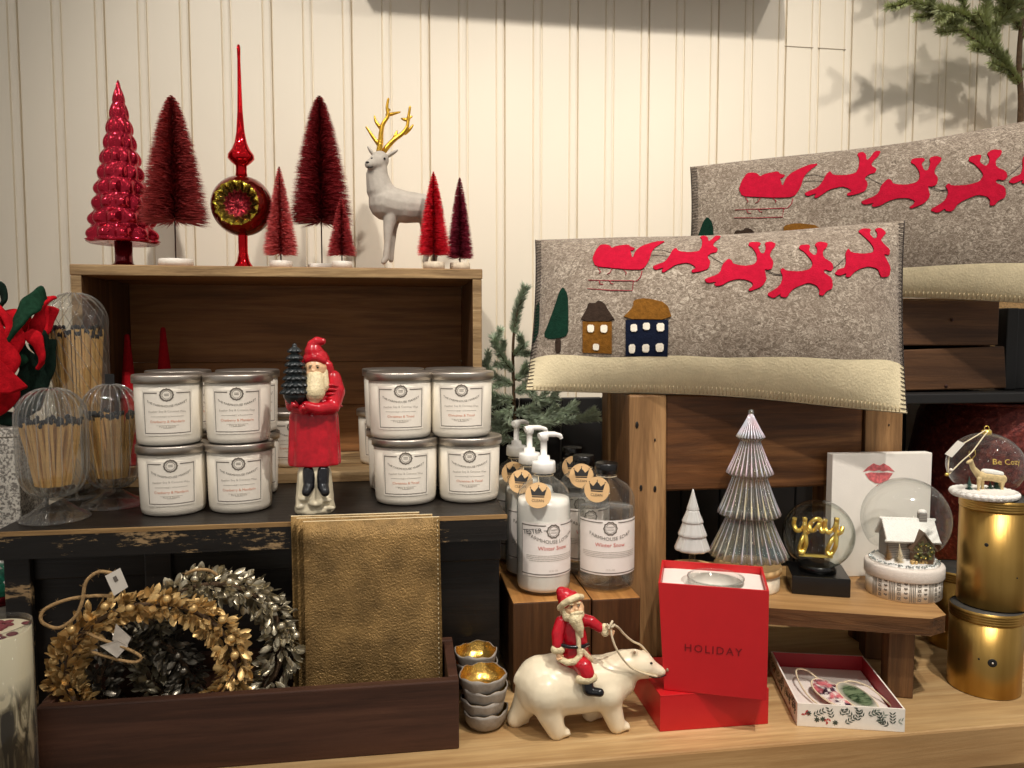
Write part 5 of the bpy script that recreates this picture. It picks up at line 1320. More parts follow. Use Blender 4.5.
for x, y, d in ((651.3, 663.2, -.0175), (655.5, 662.3, -.001)):
    b = MB(); b.ball(Q(x, y, d), (1.6*s, 1.2*s, 1.1*s), 10); b.build('eye', M['boot_black'], t)
b = MB(); b.ball(Q(667, 669.5, -.0115), (1.6*s, 3.2*s, 2.2*s), 12); b.build('nose', plain('dark bear nose', rgb(150, 112, 88), .35), t)
b = MB(); b.tube(spline([Q(666, 675, -.0135), Q(660, 677.4, -.0158), Q(654, 677.6, -.0165), Q(649, 676.2, -.0170)], 4), .55*s, 6); b.build('mouth', M['boot_black'], t)
b = MB(); b.ball(Q(634.6, 652.2, -.0163), (1.5*s, .8*s, 1.7*s), 10); b.build('inner_ear', plain('inner ear', rgb(170, 140, 110), .5), t)

# rider
YR = YBR-.010
rp = W(574, 668, YR)
t = thing('santa_rider', 'small Santa in a red coat riding sidelong on the polar bear, holding its rein', 'figurine', Vector((rp.x, YR, rp.z)))
L = local(t); Q = lambda x, y, d=0: L(W(x, y, YR+d)); s = mpp(rp)
def LM(mb, pts, rs, n=14): mb.limb([Q(*q) for q in pts], [r*s for r in rs], n)
b = MB()                                                              # red coat: torso, skirt, sleeves
LM(b, [(572, 624, .001), (574, 636, 0), (575, 646, 0), (575, 655, 0)], [12, 13, 13, 14.5])
LM(b, [(561.5, 622, -.003), (557.5, 634, -.006), (557.5, 645, -.009)], [6.5, 6.2, 5.4])
LM(b, [(583, 620, -.002), (591, 621.5, -.006), (600, 628, -.010)], [6.5, 5.8, 4.8])
LM(b, [(566, 658, -.003), (584, 658, -.003)], [8, 8])
b.fuse('coat', M['red_coat'], t, voxel=.0008, smooth=3)
b = MB(); LM(b, [(577, 661, -.010), (584, 667, -.020), (586.5, 673, -.022)], [8.5, 8.5, 8]); b.fuse('trousers', M['red_coat'], t, voxel=.0008, smooth=2)
b = MB(); LM(b, [(576, 661, .010), (583, 666, .020), (586, 672, .024)], [8.5, 8.5, 8]); b.fuse('trousers', M['red_coat'], t, voxel=.0008, smooth=2)
b = MB(); LM(b, [(580, 678, .026), (592, 677, .026)], [5, 5]); b.fuse('trouser_cuff', M['beard_paint'], t, voxel=.0007, smooth=1)
b = MB(); LM(b, [(587, 682, .027), (588, 689, .028)], [5.6, 5.6]); LM(b, [(589, 690, .028), (599, 691, .030)], [4.8, 4.2]); b.fuse('boot', M['boot_black'], t, voxel=.0008, smooth=2)
b = MB(); LM(b, [(580, 679, -.024), (587, 679.5, -.026), (593, 677.5, -.024)], [4.6, 5, 4.6]); b.fuse('trouser_cuff', M['beard_paint'], t, voxel=.0007, smooth=1)
b = MB(); LM(b, [(587.5, 683, -.024), (588.5, 690, -.025)], [5.6, 5.6]); LM(b, [(589, 691, -.026), (600, 692.5, -.030)], [4.8, 4.2]); b.fuse('boot', M['boot_black'], t, voxel=.0008, smooth=2)
b = MB(); LM(b, [(562, 645, -.0125), (569, 647, -.0165), (577, 647, -.0175), (584, 646, -.016), (588, 644.5, -.010)], [1.9]*5); b.fuse('belt', M['boot_black'], t, voxel=.0006, smooth=1)
b = MB()                                                              # fur hems
LM(b, [(560, 659, -.012), (567, 662.5, -.0168), (575, 661.5, -.0185), (580, 656, -.018), (579, 650, -.0175), (578.5, 640, -.0165), (577, 630, -.015)], [3, 3.2, 3.2, 2.8, 2.4, 2.4, 2.2]); LM(b, [(582, 650, -.0165), (588, 657, -.0145), (591, 660, -.010)], [2.4, 3, 2.8])
b.fuse('fur_trim', M['beard_paint'], t, voxel=.0006, smooth=1)
b = MB(); LM(b, [(555, 649.5, -.0105), (560.5, 649.5, -.0115)], [4.4, 4.4]); b.fuse('cuff', M['beard_paint'], t, voxel=.0006, smooth=1)
b = MB(); LM(b, [(604.5, 627.5, -.0115), (605, 632.5, -.0125)], [4.2, 4.2]); b.fuse('cuff', M['beard_paint'], t, voxel=.0006, smooth=1)
def hand(c, d, up):
    b = MB(); c = Q(*c); d = d.normalized(); up = up.normalized(); sd_ = d.cross(up)
    b.limb([c, c+d*3.2*s], [3.0*s, 2.7*s], 12)
    for k in range(4):
        o = c+d*4*s+sd_*0+up*(2.3-1.5*k)*s; b.limb([o, o+d*(2.2-.25*abs(k-1))*s+sd_*1.2*s, o+d*1.4*s+sd_*2.6*s], [.95*s, .9*s, .8*s], 8)
    o = c+d*1.0*s+up*2.2*s; b.limb([o, o+d*2.2*s+up*1.6*s+sd_*1.2*s], [1.0*s, .85*s], 8)
    b.fuse('hand', M['skin_paint'], t, voxel=.00042, smooth=1)
hand((558.5, 653, -.0115), Vector((.1, -.2, -1)), Vector((1, 0, .1)))
hand((607.5, 631.5, -.0125), Vector((1, -.15, -.3)), Vector((.3, 0, 1)))
b = MB(); LM(b, [(573, 609, -.004)], [11.5]); LM(b, [(576.5, 609.5, -.0165)], [2.2]); LM(b, [(571.5, 611.5, -.0135), (580.5, 610, -.0128)], [3.2, 3]); LM(b, [(571, 604, -.0135), (579, 602.5, -.0125)], [2, 2]); b.fuse('face', M['skin_paint'], t, voxel=.0007, smooth=2)
for x, y in ((571.7, 606.8), (578.8, 605.6)):
    b = MB(); b.ball(Q(x, y, -.0163), (1.2*s, .8*s, .8*s), 8); b.build('eye', M['boot_black'], t)
    b = MB(); b.tube([Q(x-2, y-2.2, -.0166), Q(x+1.8, y-2.6, -.0164)], .7*s, 6); b.build('eyebrow', M['beard_paint'], t)
b = MB(); LM(b, [(569, 616, -.0105), (575, 619, -.0155), (580, 614, -.0125)], [5, 5.5, 4.5]); LM(b, [(575, 619, -.0155), (579, 628, -.0165), (581.5, 636, -.0165)], [7, 5, 2]); LM(b, [(565, 610, -.007), (567, 617, -.009)], [3.6, 4.6]); LM(b, [(572, 614, -.0175), (577, 612.8, -.0185), (582, 612, -.0155)], [1.8, 2, 1.6]); LM(b, [(563.5, 604, 0), (563.5, 612, .002)], [3.6, 3.6]); b.fuse('beard', M['beard_paint'], t, voxel=.0007, smooth=1)
b = MB(); LM(b, [(577.2, 615.8, -.0188), (579.4, 615.3, -.0180)], [.8, .8]); b.fuse('lips', M['red_coat'], t, voxel=.0004, smooth=0)
b = MB(); LM(b, [(570, 602, 0), (565, 596, .002), (561.5, 592, .003)], [12, 8.6, 5.6]); b.fuse('hat', M['red_coat'], t, voxel=.0008, smooth=3)
b = MB(); LM(b, [(560, 608, -.004), (563.5, 604, -.0105), (570, 600, -.0150), (577, 597, -.0135), (581.5, 597, -.006)], [3.3, 3.4, 3.5, 3.4, 3]); b.fuse('hat_brim', M['beard_paint'], t, voxel=.0006, smooth=1)
b = MB()
b.tube(spline([Q(611, 629, -.016), Q(612, 637, -.018), Q(616, 648, -.019), Q(623, 659, -.017), Q(631, 667.5, -.0145), Q(641, 672.5, -.0125), Q(650, 675, -.0095), Q(657, 676.5, -.0075)], 6), 1.1*s, 6)
b.tube(spline([Q(610, 625, -.015), Q(617, 626.5, -.010), Q(625, 635, .002), (Q(633, 641.5, .010)), Q(641, 645.5, .014), Q(650, 656, .016)], 6), 1.1*s, 6)
b.tube(spline([Q(606.5, 624, -.0165), Q(611, 627, -.0175), Q(615, 624.5, -.0165)], 5), 1.2*s, 6); b.tube(spline([Q(608.5, 629, -.0185), Q(611, 624, -.0185), Q(612.5, 621, -.016)], 5), 1.2*s, 6)
b.build('rein', M['cord'], t)
# ------------------------------------------------------------------ red boxes
M['box_white'] = plain('white box insert', rgb(236, 226, 216), .5, var=.02)
M['holiday'] = plain('dark foil lettering', rgb(124, 18, 22), .4, .2)
q0, q1 = G(660, 732, 0), G(768, 724, 0)
rz = math.atan2(q1.y-q0.y, q1.x-q0.x); w = (q1-q0).length; h = W(664, 697, q0.y).z
t = thing('red_box_lid', 'red lid lying on the table under the HOLIDAY box', 'box', (q0.x, q0.y, .0004), rz)
b = MB(); b.box(0, w, 0, .0012, 0, h); b.box(0, w, .0988, .1, 0, h); b.box(0, .0012, .0012, .0988, 0, h); b.box(w-.0012, w, .0012, .0988, 0, h); b.build('side_wall', M['matte_red'], t)
b = MB(); b.box(0, w, 0, .1, h+.0001, h+.0014); b.build('top_panel', M['matte_red'], t, bevel=.0004)
h1 = h+.0020
a0_ = G(664, 690, h1); rz2 = math.radians(-22); wl = .112
t = thing('red_gift_box', 'tall open red gift box with HOLIDAY lettering and a glass inside', 'box', (a0_.x, a0_.y, h1+.0003), rz2)
L = local(t)
H = W(656, 584, a0_.y).z-h1; D = .088
b = MB(); b.box(0, wl, 0, .0022, 0, H); fb = b.build('front_panel', M['matte_red'], t, bevel=.0004)
b = MB(); b.box(0, wl, D-.0022, D, 0, H+.001); b.build('back_panel', M['matte_red'], t, bevel=.0004)
for x in (0, wl-.0022):
    b = MB(); b.box(x, x+.0022, .0023, D-.0023, 0, H); b.build('side_panel', M['matte_red'], t, bevel=.0004)
b = MB(); b.box(.0023, wl-.0023, .0023, D-.0023, 0, .002); b.build('bottom_panel', M['matte_red'], t)
b = MB(); n = 40; cx, cy, R = wl*.5, D*.5, .033; zt = H-.008
vs = []; fs = []
for j in range(n):                                           # insert sheet with a round cut-out
    a = 2*PI*j/n; dx, dy = cos(a), sin(a); m = max(abs(dx)/(wl/2-.0026), abs(dy)/(D/2-.0026))
    vs += [(cx+R*1.02*dx, cy+R*1.02*dy, zt), (cx+dx/m, cy+dy/m, zt)]
for j in range(n): q = (j+1) % n; fs.append((2*j, 2*j+1, 2*q+1, 2*q))
b.add(vs, fs); b.lathe([(R*1.02, zt), (R*1.02, zt-.016)], 40, c=(cx, cy, 0), cap0=False, cap1=True); b.build('insert', M['box_white'], t)
b = MB(); put_text(b, 'HOLIDAY', lambda x, y: (x, -.0006, y), .0125, wl*.475, H*.385, space=1.25); b.build('lettering', M['holiday'], fb)
for o_ in [t]+list(t.children):                     # the box spreads slightly towards its open top
    if o_.type == 'MESH':
        for v_ in o_.data.vertices: v_.co.x -= .008*(v_.co.z/H)*(1-v_.co.x/wl)
g = thing('drinking_glass', 'clear glass sunk in the white insert of the red gift box', 'glass', t.matrix_basis @ Vector((cx, cy, zt-.0155)), rz2)
zt = .0165
b = MB(); b.lathe([(R*.7, 0), (R*.86, .001), (R*.97, zt*.5), (R*.985, zt+.0045), (R*.965, zt+.005), (R*.93, zt*.5), (R*.8, .003), (.001, .0025)], 48, cap1=False); b.build('tumbler', M['glass'], g)
b = MB(); b.tube([(R*.975*cos(2*PI*i/40), R*.975*sin(2*PI*i/40), zt+.0048) for i in range(40)], .0009, 6, closed=True); b.build('rim', M['glass'], g)

# ------------------------------------------------------------------ flat floral box with ornaments
q0 = G(797, 726, 0)
rz = math.radians(-15.5); w = .117; D = .145; h = .0265
t = thing('floral_box', 'open shallow white box with leaf and berry print and red inside', 'box', (q0.x, q0.y, .0004), rz)
M['box_red_in'] = plain('dark red lining', rgb(158, 30, 40), .5, var=.05)
pans = []
for nm, a in (('front_panel', (0, w, 0, .0018)), ('back_panel', (0, w, D-.0018, D)), ('left_panel', (0, .0018, .0019, D-.0019)), ('right_panel', (w-.0018, w, .0019, D-.0019))):
    b = MB(); inner = {'front_panel': 'back', 'back_panel': 'front', 'left_panel': 'right', 'right_panel': 'left'}[nm]
    b.box(a[0], a[1], a[2], a[3], 0, h, fm={inner: 1}); pans.append(b.build('side_panel', [M['paper'], M['box_red_in']], t))
b = MB(); b.box(.002, w-.002, .002, D-.002, .0002, .0018); b.build('bottom_panel', M['box_red_in'], t)
b = MB(); b.box(.003, w-.003, .003, D-.003, .0019, .0080); b.build('insert', M['box_white'], t, bevel=.0008)
M['leaf_print'] = plain('dark leaf print', rgb(70, 78, 66), .7); M['berry_print'] = plain('red berry print', rgb(190, 70, 64), .7); M['sage_print'] = plain('sage leaf print', rgb(150, 158, 142), .7)
def prints(par, fn, ln, seed):
    rnd = random.Random(seed); g_, r_, s_ = MB(), MB(), MB()
    def leaf(mb, x, y, a, l, wd):
        pts = [(x+cos(a)*l*k-sin(a)*wd*m, y+sin(a)*l*k+cos(a)*wd*m) for k, m in ((0, 0), (.3, .8), (.6, .7), (1, 0), (.6, -.7), (.3, -.8))]
        if all(.001 < py < h-.001 and .001 < px < ln-.001 for px, py in pts): mb.add([fn(*q) for q in pts], [tuple(range(6))])
    x = .008
    while x < ln-.006:
        k = rnd.random(); y = rnd.uniform(.006, h-.008); a0 = rnd.uniform(.2, 2.6)
        if k < .62:
            mb = g_ if k < .42 else s_
            for i in range(4):
                px, py = x+cos(a0)*.0034*i, y+sin(a0)*.0034*i
                leaf(mb, px, py, a0+.8, .0052, .0010); leaf(mb, px, py, a0-.8, .0052, .0010)
        elif k < .85:
            for i in range(5): leaf(r_, x+rnd.uniform(-.003, .003), y+rnd.uniform(-.002, .002), rnd.uniform(0, 6), .0040, .0012)
        else:
            for i in range(7): leaf(g_, x, y, i*.9, .0036, .0011)
        x += rnd.uniform(.0035, .0065)
    g_.build('leaf_print', M['leaf_print'], par); r_.build('berry_print', M['berry_print'], par); s_.build('sage_print', M['sage_print'], par)
prints(pans[0], lambda x, y: (x, -.0003, y), w, 5); prints(pans[2], lambda x, y: (-.0003, D-x, y), D, 9)
def oval(label, cx, cy, rot, rx, ry, mat, tilt, cord):
    t2 = thing('oval_ornament', label, 'ornament', t.matrix_basis @ Vector((cx, cy, .0168)), rz+rot)
    Mx = Matrix.Rotation(tilt, 4, 'X') @ Matrix.Diagonal((rx, ry, 1, 1))
    b = MB(); b.lathe([(.6, -.0026), (.94, -.0018), (1, 0), (.94, .0018), (.6, .0026), (.01, .0028)], 40, M=Mx); b.build('glazed_disc', mat, t2)
    b = MB(); b.tube([Mx @ Vector((1.02*cos(2*PI*i/40), 1.02*sin(2*PI*i/40), 0)) for i in range(40)], .0011, 6, closed=True); b.build('rim', M['cord'], t2)
    L2 = local(t2); b = MB(); b.tube(spline([L2(t.matrix_basis @ Vector(q)) for q in cord], 7), .0011, 6); b.build('hanging_cord', M['cord'], t2)
s = N('glazed winter berries'); v = s.coords((60, 60, 60)); f = s.noise(v, 1.3, 4, .6, .8); g_ = s.noise(s.coords((1, 1, 1)), 45, 2)
s.pr(s.mix(s.ramp(g_, [(.45, (0, 0, 0)), (.55, (1, 1, 1))]), s.ramp(f, [(.42, rgb(226, 218, 208)), (.48, rgb(84, 58, 74)), (.58, rgb(36, 28, 34))]), s.ramp(f, [(.40, rgb(232, 224, 214)), (.55, rgb(206, 110, 116))])), .12); M['glaze_berry'] = s.mat
s = N('glazed fir leaf'); v = s.coords((30, 90, 90)); f = s.noise(v, 2.2, 5, .65, .5); sp_ = s.n('TexGradient', gradient_type='SPHERICAL'); s.link(s.coords((48, 32, 1)), sp_.inputs[0])
s.pr(s.mix(s.ramp(sp_.outputs['Fac'], [(.12, (0, 0, 0)), (.4, (1, 1, 1))]), rgb(214, 208, 192), s.ramp(f, [(.4, rgb(40, 58, 38)), (.6, rgb(112, 128, 96))])), .12); M['glaze_leaf'] = s.mat
oval('oval ornament with dark berries lying in the floral box', .052, .052, .35, .017, .031, M['glaze_berry'], .10, [(.047, .084, .017), (.036, .100, .022), (.022, .098, .0235), (.020, .075, .018), (.026, .045, .012), (.040, .018, .011), (.050, .012, .0105)])
oval('oval ornament with a green fir leaf lying in the floral box', .079, .044, .38, .0165, .030, M['glaze_leaf'], .14, [(.066, .072, .019), (.080, .076, .022), (.098, .070, .020), (.110, .055, .0145), (.118, .030, .0105), (.120, .015, .0098)])

# ------------------------------------------------------------------ things on the low bench
ZT = ZL+.0004
# birch boxes
M['birch'] = plain('birch bark', rgb(222, 208, 184), .6, var=.22, vs=70, bump=.3, bscale=180)
M['birch_lid'] = plain('pale birch lid', rgb(222, 184, 128), .5, var=.12, vs=50)
def birch(label, x, Y, R, h, ZT=ZT):
    c = W(x, 560, Y); t = thing('birch_box', label, 'box', (c.x, Y, ZT), 0, 'round birch bark boxes')
    b = MB(); b.lathe([(R*.99, 0), (R, .002), (R, h-.004)], 44, fn=lambda a, i, z: 1+.012*sin(3*a)); b.build('box_body', M['birch'], t)
    b = MB(); b.lathe([(R*1.05, h-.0038), (R*1.06, h+.004), (R*1.0, h+.0045), (R*.97, h+.0038), (.001, h+.0036)], 44, fn=lambda a, i, z: 1+.012*sin(3*a), cap1=False); b.build('lid', M['birch_lid'], t)
    return t, Vector((c.x, Y, ZT+h+.0048))
tb1, o1 = birch('round birch box under the big ribbed glass tree', 748, .958, .0415, .026)
tb2, o2 = birch('round birch box under the small frosted glass tree', 692, .945, .0285, .141, .0004)
# big iridescent tree
s = N('iridescent ribbed glass'); lw = s.n('LayerWeight', Blend=.5); v = s.coords()
f = s.noise(v, 14, 2); wv = s.n('Math', operation='ADD'); s.link(lw.outputs['Facing'], wv.inputs[0]); s.link(f, wv.inputs[1])
film = s.ramp(wv.outputs[0], [(.30, (.95, .95, 1.0)), (.5, (1.0, .92, .62)), (.65, (.72, .95, 1.0)), (.82, (1.0, .72, .86)), (1.0, (.9, 1.0, .8))])
tr = s.n('BsdfTransparent'); s.link(s.ramp(lw.outputs['Facing'], [(.1, (.92, .91, .90)), (.85, (.58, .58, .60))]), tr.inputs[0])
gl = s.n('BsdfGlossy', Roughness=.13); s.link(film, gl.inputs[0]); fr = s.schlick(2.0); mx = s.n('MixShader')
s.link(fr, mx.inputs[0]); s.link(tr.outputs[0], mx.inputs[1]); s.link(gl.outputs[0], mx.inputs[2])
df = s.n('BsdfDiffuse'); s.link(film, df.inputs[0]); m2 = s.n('MixShader'); m2.inputs[0].default_value = .05; s.link(mx.outputs[0], m2.inputs[1]); s.link(df.outputs[0], m2.inputs[2]); s.link(m2.outputs[0], s.out.inputs['Surface']); M['irid'] = s.mat
s = N('pale iridescent rib streak'); v = s.coords(); f = s.noise(v, 16, 2); s.pr(s.ramp(f, [(.34, rgb(250, 236, 190)), (.46, rgb(222, 226, 238)), (.56, rgb(244, 214, 224)), (.68, rgb(206, 230, 226))]), .14, .25, .8); M['irid_streak'] = s.mat
def ribtree(name, label, o, ppx, tiers, mats, n, amp, cx):
    t = thing(name, label, 'ornament', o, 0); Yo = o.y; s_ = mpp(o); z = lambda y: W(cx, y, Yo).z-o.z
    prof = []
    for (yt, rt, yb_, rb) in tiers:
        for k in range(7):
            u = k/6; prof.append(((rt+(rb-rt)*(u*.85+.15*u*u))*s_, z(yt+(yb_-yt)*u)))
        prof.append((rb*.93*s_, z(yb_+1.4)))
    b = MB(); b.lathe(prof, n*6, fn=lambda a, i, zz_: 1+amp*abs(cos(a*n/2))-amp*.5, cap0=True, cap1=True); b.build('ribbed_body', M[mats], t)
    if mats == 'irid':                            # pale tubes along the rib crests, bright streaks put into their colour
        b = MB()
        for j in range(n):
            a = 2*PI*(j)/n
            for q in range(len(tiers)):
                pr = prof[q*8:q*8+7]; b.tube([((r*1.035)*cos(a), (r*1.035)*sin(a), z_) for r, z_ in pr], [.0003+.0009*k/6 for k in range(7)], 6)
        b.build('crest_streaks', M['irid_streak'], t)
    return t, s_, z
t, s_, z = ribtree('glass_tree', 'tall ribbed iridescent glass tree standing on a birch box', o1, 1, [(414, 1.8, 437, 13), (441, 9, 473, 21.5), (477, 16, 513, 29), (517, 21, 554, 37)], 'irid', 26, .13, 748)
b = MB(); b.ball((0, 0, z(412.5)), 3.2*s_, 14); b.build('finial', M['irid'], t)
M['frost'] = plain('frosted glass', rgb(226, 224, 218), .35, var=.02, Transmission_Weight=.35)
t, s_, z = ribtree('frosted_tree', 'small frosted glass tree on a birch box behind the red gift box', o2, 1, [(489, .6, 509, 6.2), (509, 5.6, 521, 10.5), (521, 9.2, 534, 14.2), (534, 12.2, 548, 17.5)], 'frost', 10, .06, 695)
b = MB(); b.lathe([(8*s_, 0), (7.5*s_, .8*s_), (3.2*s_, 2.5*s_), (3*s_, max(.002, z(550)))], 28); b.build('foot', M['glass'], t)

# yay globe
c = G(816, 590, ZL); YY = .938; cx_ = W(817, 580, YY).x; s_ = mr((cx_, YY, .14))
t = thing('word_globe', 'clear globe with gold yay lettering on a square black base', 'snow globe', (cx_, YY, ZT), -.38)
zb_ = W(817, 571, YY).z-ZT if False else .024
wb = 28.5*s_
b = MB(); b.box(-wb, wb, -wb*.95, wb*.95, 0, zb_); b.build('base', M['black'], t, bevel=.0012)
Rg = 36.5*s_; zg = W(818, 534, YY).z-ZT
b = MB(); pr = [(Rg*cos(-PI/2+a_), zg+Rg*sin(-PI/2+a_)) for a_ in [.42+(PI-.42)*i/22 for i in range(22)]]+[(.0004, zg+Rg)]
b.lathe(pr, 48, cap0=False, cap1=False); b.build('globe', thin_glass('heavy globe glass', (.93, .95, .92), (.28, .32, .27), 1.5), t)
b = MB(); zp = pr[0][1]; b.lathe([(Rg*.52, zb_+.0002), (Rg*.50, zp+.001), (Rg*.46, zp+.0025)], 36); b.build('collar', M['black'], t)
gx = lambda x: (x-280)*s_/4.8*1.02; gz = lambda y: zg-(y-388)*s_/4.8*1.02
def gl_(pts, r=.0031): 
    b.tube(spline([(gx(x), -.003+.0035*((i % 2)), gz(y)) for i, (x, y) in enumerate(pts)], 6), r, 8)
b = MB()
gl_([(166, 312), (164, 345), (176, 372), (200, 370), (212, 345), (214, 308)]); gl_([(214, 308), (216, 370), (222, 430), (216, 470), (203, 488), (194, 470), (200, 430), (214, 398), (232, 376)])
gl_([(232, 376), (240, 345), (262, 312), (288, 318), (276, 345), (258, 372), (240, 366), (240, 340), (258, 316)]); gl_([(288, 314), (287, 350), (296, 372), (310, 366)])
gl_([(310, 312), (310, 350), (322, 374), (344, 366), (358, 340), (364, 302)]); gl_([(364, 302), (364, 360), (362, 430), (350, 475), (334, 490), (324, 470), (334, 430), (356, 396), (384, 368), (392, 348)])
b.build('lettering', M['gold'], t)
b = MB(); b.box(gx(190), gx(350), -.003, .004, gz(505), gz(494)); b.build('letter_stand', M['gold'], t, bevel=.0008)

# white card with a lip print
YC = .967
a_, b_ = W(833, 580, YC), W(928, 580, YC); zt = W(880, 454, YC).z
t = thing('white_canvas', 'upright white canvas with a red lipstick kiss behind the snow globe', 'picture', ((a_.x+b_.x)/2, YC+.012, ZT), -.06)
w2 = (b_.x-a_.x)/2; hC = zt-ZT
b = MB(); b.box(-w2, w2, -.008, .008, 0, hC); cv = b.build('canvas', plain('white canvas board', rgb(236, 230, 220), .6, var=.02, bump=.1, bscale=600), t, bevel=.0008)
M['lip'] = plain('lipstick print', rgb(206, 104, 106), .6, var=.35, vs=260)
b = MB(); cxl, czl = W(881, 471, YC).x-(a_.x+b_.x)/2, W(881, 473, YC).z-ZT; k = 17*mpp((a_.x, YC, .2))
fn = lambda x, y: (cxl+x*k, -.0085, czl+y*k)
up_ = [(-1, .05), (-.72, .32), (-.35, .56), (-.12, .46), (.05, .42), (.28, .55), (.66, .34), (1, .02)]; lo_ = [(.6, .12), (.25, .06), (0, .14), (-.3, .08), (-.62, .14)]
b.add([fn(*q) for q in up_+lo_], [tuple(reversed(range(len(up_)+len(lo_))))])
dn = [(-.86, -.05), (-.5, .02), (0, -.02), (.5, .0), (.88, -.06), (.62, -.42), (.2, -.66), (-.2, -.64), (-.6, -.40)]; b.add([fn(*q) for q in dn], [tuple(range(len(dn)))])
b.build('kiss_print', M['lip'], cv)

# house snow globe
YH = .905; c = W(903, 590, YH); s_ = mr((c.x, YH, .13))
t = thing('house_snow_globe', 'snow globe with a snowy cottage on a round white patterned box base', 'snow globe', (c.x, YH, ZT)); L = local(t)
Rb = 38.5*s_; hz = lambda y: W(903, y, YH).z-ZT
h_lid, h_top = .0265, .041
s = N('white grey ribbon pattern'); 
b = MB(); b.lathe([(Rb*.99, 0), (Rb*.99, h_lid)], 64); b.build('base_drum', M['paper'], t)
b = MB(); b.lathe([(Rb*1.03, h_lid-.001), (Rb*1.045, h_lid), (Rb*1.045, h_top-.002), (Rb*1.02, h_top), (Rb*.95, h_top+.001)], 64); lid = b.build('base_rim', plain('white linen rim', rgb(226, 216, 204), .7, var=.05, vs=300, bump=.3, bscale=700), t)
b = MB(); Rp = Rb*.99; rnd = random.Random(12); f = lambda x, y: ((Rp+.0005)*sin(x/Rp), -(Rp+.0005)*cos(x/Rp), y)
x = -Rp*1.5; k = 0
while x < Rp*1.5:
    if k % 3 == 0:
        for dx in (0, .0019, .0041, .006): rect2(b, f, x+dx, x+dx+.0008, .001, h_lid-.0015, 1)
        x += .0080
    else:
        for y in (.0045, .0105, .0165, .0225):
            if k % 3 == 1:
                ring2(b, f, x+.0035, y, .0010, .0020, 10, wob=.3, k=4)
                for q in range(4): a = q*PI/2+.78; ring2(b, f, x+.0035+.0026*cos(a), y+.0024*sin(a), .0001, .0006, 6)
            else:
                for sg in (-1, 1): b.add([f(x+.0035, y), f(x+.0035+sg*.0024, y+.0012), f(x+.0035+sg*.0016, y+.0030), f(x+.0035, y+.0022)], [(0, 1, 2, 3) if sg > 0 else (3, 2, 1, 0)])
        x += .0078
    k += 1
b.build('base_pattern', M['dark_print'], [o for o in t.children if o.name.startswith('base_drum')][0])
Rg = 45.5*s_; zg = hz(519)
pr = []
a0_ = math.acos(min(1, Rb*.93/Rg))
for i in range(26): a = -a0_+(PI/2+a0_)*i/25; pr.append((max(Rg*cos(a), .0003), zg+Rg*.99*sin(a)))
b = MB(); b.lathe(pr, 56, cap0=False, cap1=False); b.build('globe', M['glass'], t)
zs = h_top+.003
b = MB(); rnd = random.Random(3)
b.lathe([(Rb*.92, h_top+.0005), (Rb*.90, zs), (Rb*.5, zs+.004), (.001, zs+.006)], 40, fn=lambda a, i, z: 1+.015*sin(9*a)); b.build('snow_ground', M['snow'], t)
b = MB()
for i in range(220):
    a = rnd.uniform(0, 6.28); r = Rb*rnd.uniform(.80, .92); b.ball((r*cos(a), r*sin(a), zs+.001), .0010, 5)
g_ = b.build('glitter_bed', plain('silver glitter', rgb(176, 184, 182), .25, .7, var=.5, vs=900), t); tag(g_, kind='stuff')
# cottage built in its own turned frame
Rm_ = Matrix.Translation((.004, .002, zs+.002)) @ Matrix.Rotation(-.30, 4, 'Z') @ Matrix.Scale(1.32, 4)
hh = .030; hw, hd = .0215, .014
s = N('grey cottage siding'); v = s.coords((1, 1, 1)); wv = s.n('TexWave', wave_type='BANDS', bands_direction='Z', Scale=140.0); s.link(v, wv.inputs[0]); s.pr(s.ramp(wv.outputs[0], [(.2, rgb(96, 90, 84)), (.6, rgb(158, 150, 140))]), .8); M['siding'] = s.mat
b = MB(); b.box(-hw, hw, -hd, hd, 0, .021, M=Rm_); gab = [(-hd, .021), (hd, .021), (0, .034)]
for sx in (-hw, hw): b.add([Rm_ @ Vector((sx+d, y, z)) for d in (0, .0006 if sx < 0 else -.0006) for y, z in gab], [(0, 1, 2), (5, 4, 3), (0, 3, 4, 1), (1, 4, 5, 2), (2, 5, 3, 0)])
b.build('cottage_walls', M['siding'], t)
b = MB()
for sg in (-1, 1):
    e0, e1 = Vector((0, sg*(hd+.004), .0185)), Vector((0, 0, .0365)); n_ = Vector((0, sg*.0135, .0100)).normalized()*.0028
    cs = [Vector((-hw-.003, e0.y, e0.z)), Vector((hw+.003, e0.y, e0.z)), Vector((hw+.003, e1.y, e1.z)), Vector((-hw-.003, e1.y, e1.z))]
    b.hexa([Rm_ @ q for q in cs]+[Rm_ @ (q+n_) for q in cs])
for i in range(16): b.ball(Rm_ @ Vector((-hw-.003+(2*hw+.006)*i/15, -.0004, .0385)), (.0030, .0032, .0020), 8)
for i in range(18): b.ball(Rm_ @ Vector((-hw-.003+(2*hw+.006)*i/17, -hd-.0035, .0196)), (.0022, .0022, .0024), 8)
b.fuse('snowy_roof', M['snow'], t, voxel=.0008, smooth=2)
b = MB(); b.box(.010, .017, -.004, .003, .030, .045, M=Rm_); ch = b.build('chimney', M['siding'], t); b = MB(); b.ball(Rm_ @ Vector((.0135, -.0005, .046)), (.0058, .0052, .0034), 12); b.build('chimney_snow', M['snow'], ch)
b = MB(); b.prism([(-.0095, 0), (.0095, 0), (.0095, .014), (0, .028), (-.0095, .014)], .010, M=Rm_ @ Matrix.Translation((.008, -.0225, 0))); po = b.build('porch', plain('brown porch', rgb(120, 92, 66), .7), t)
b = MB()
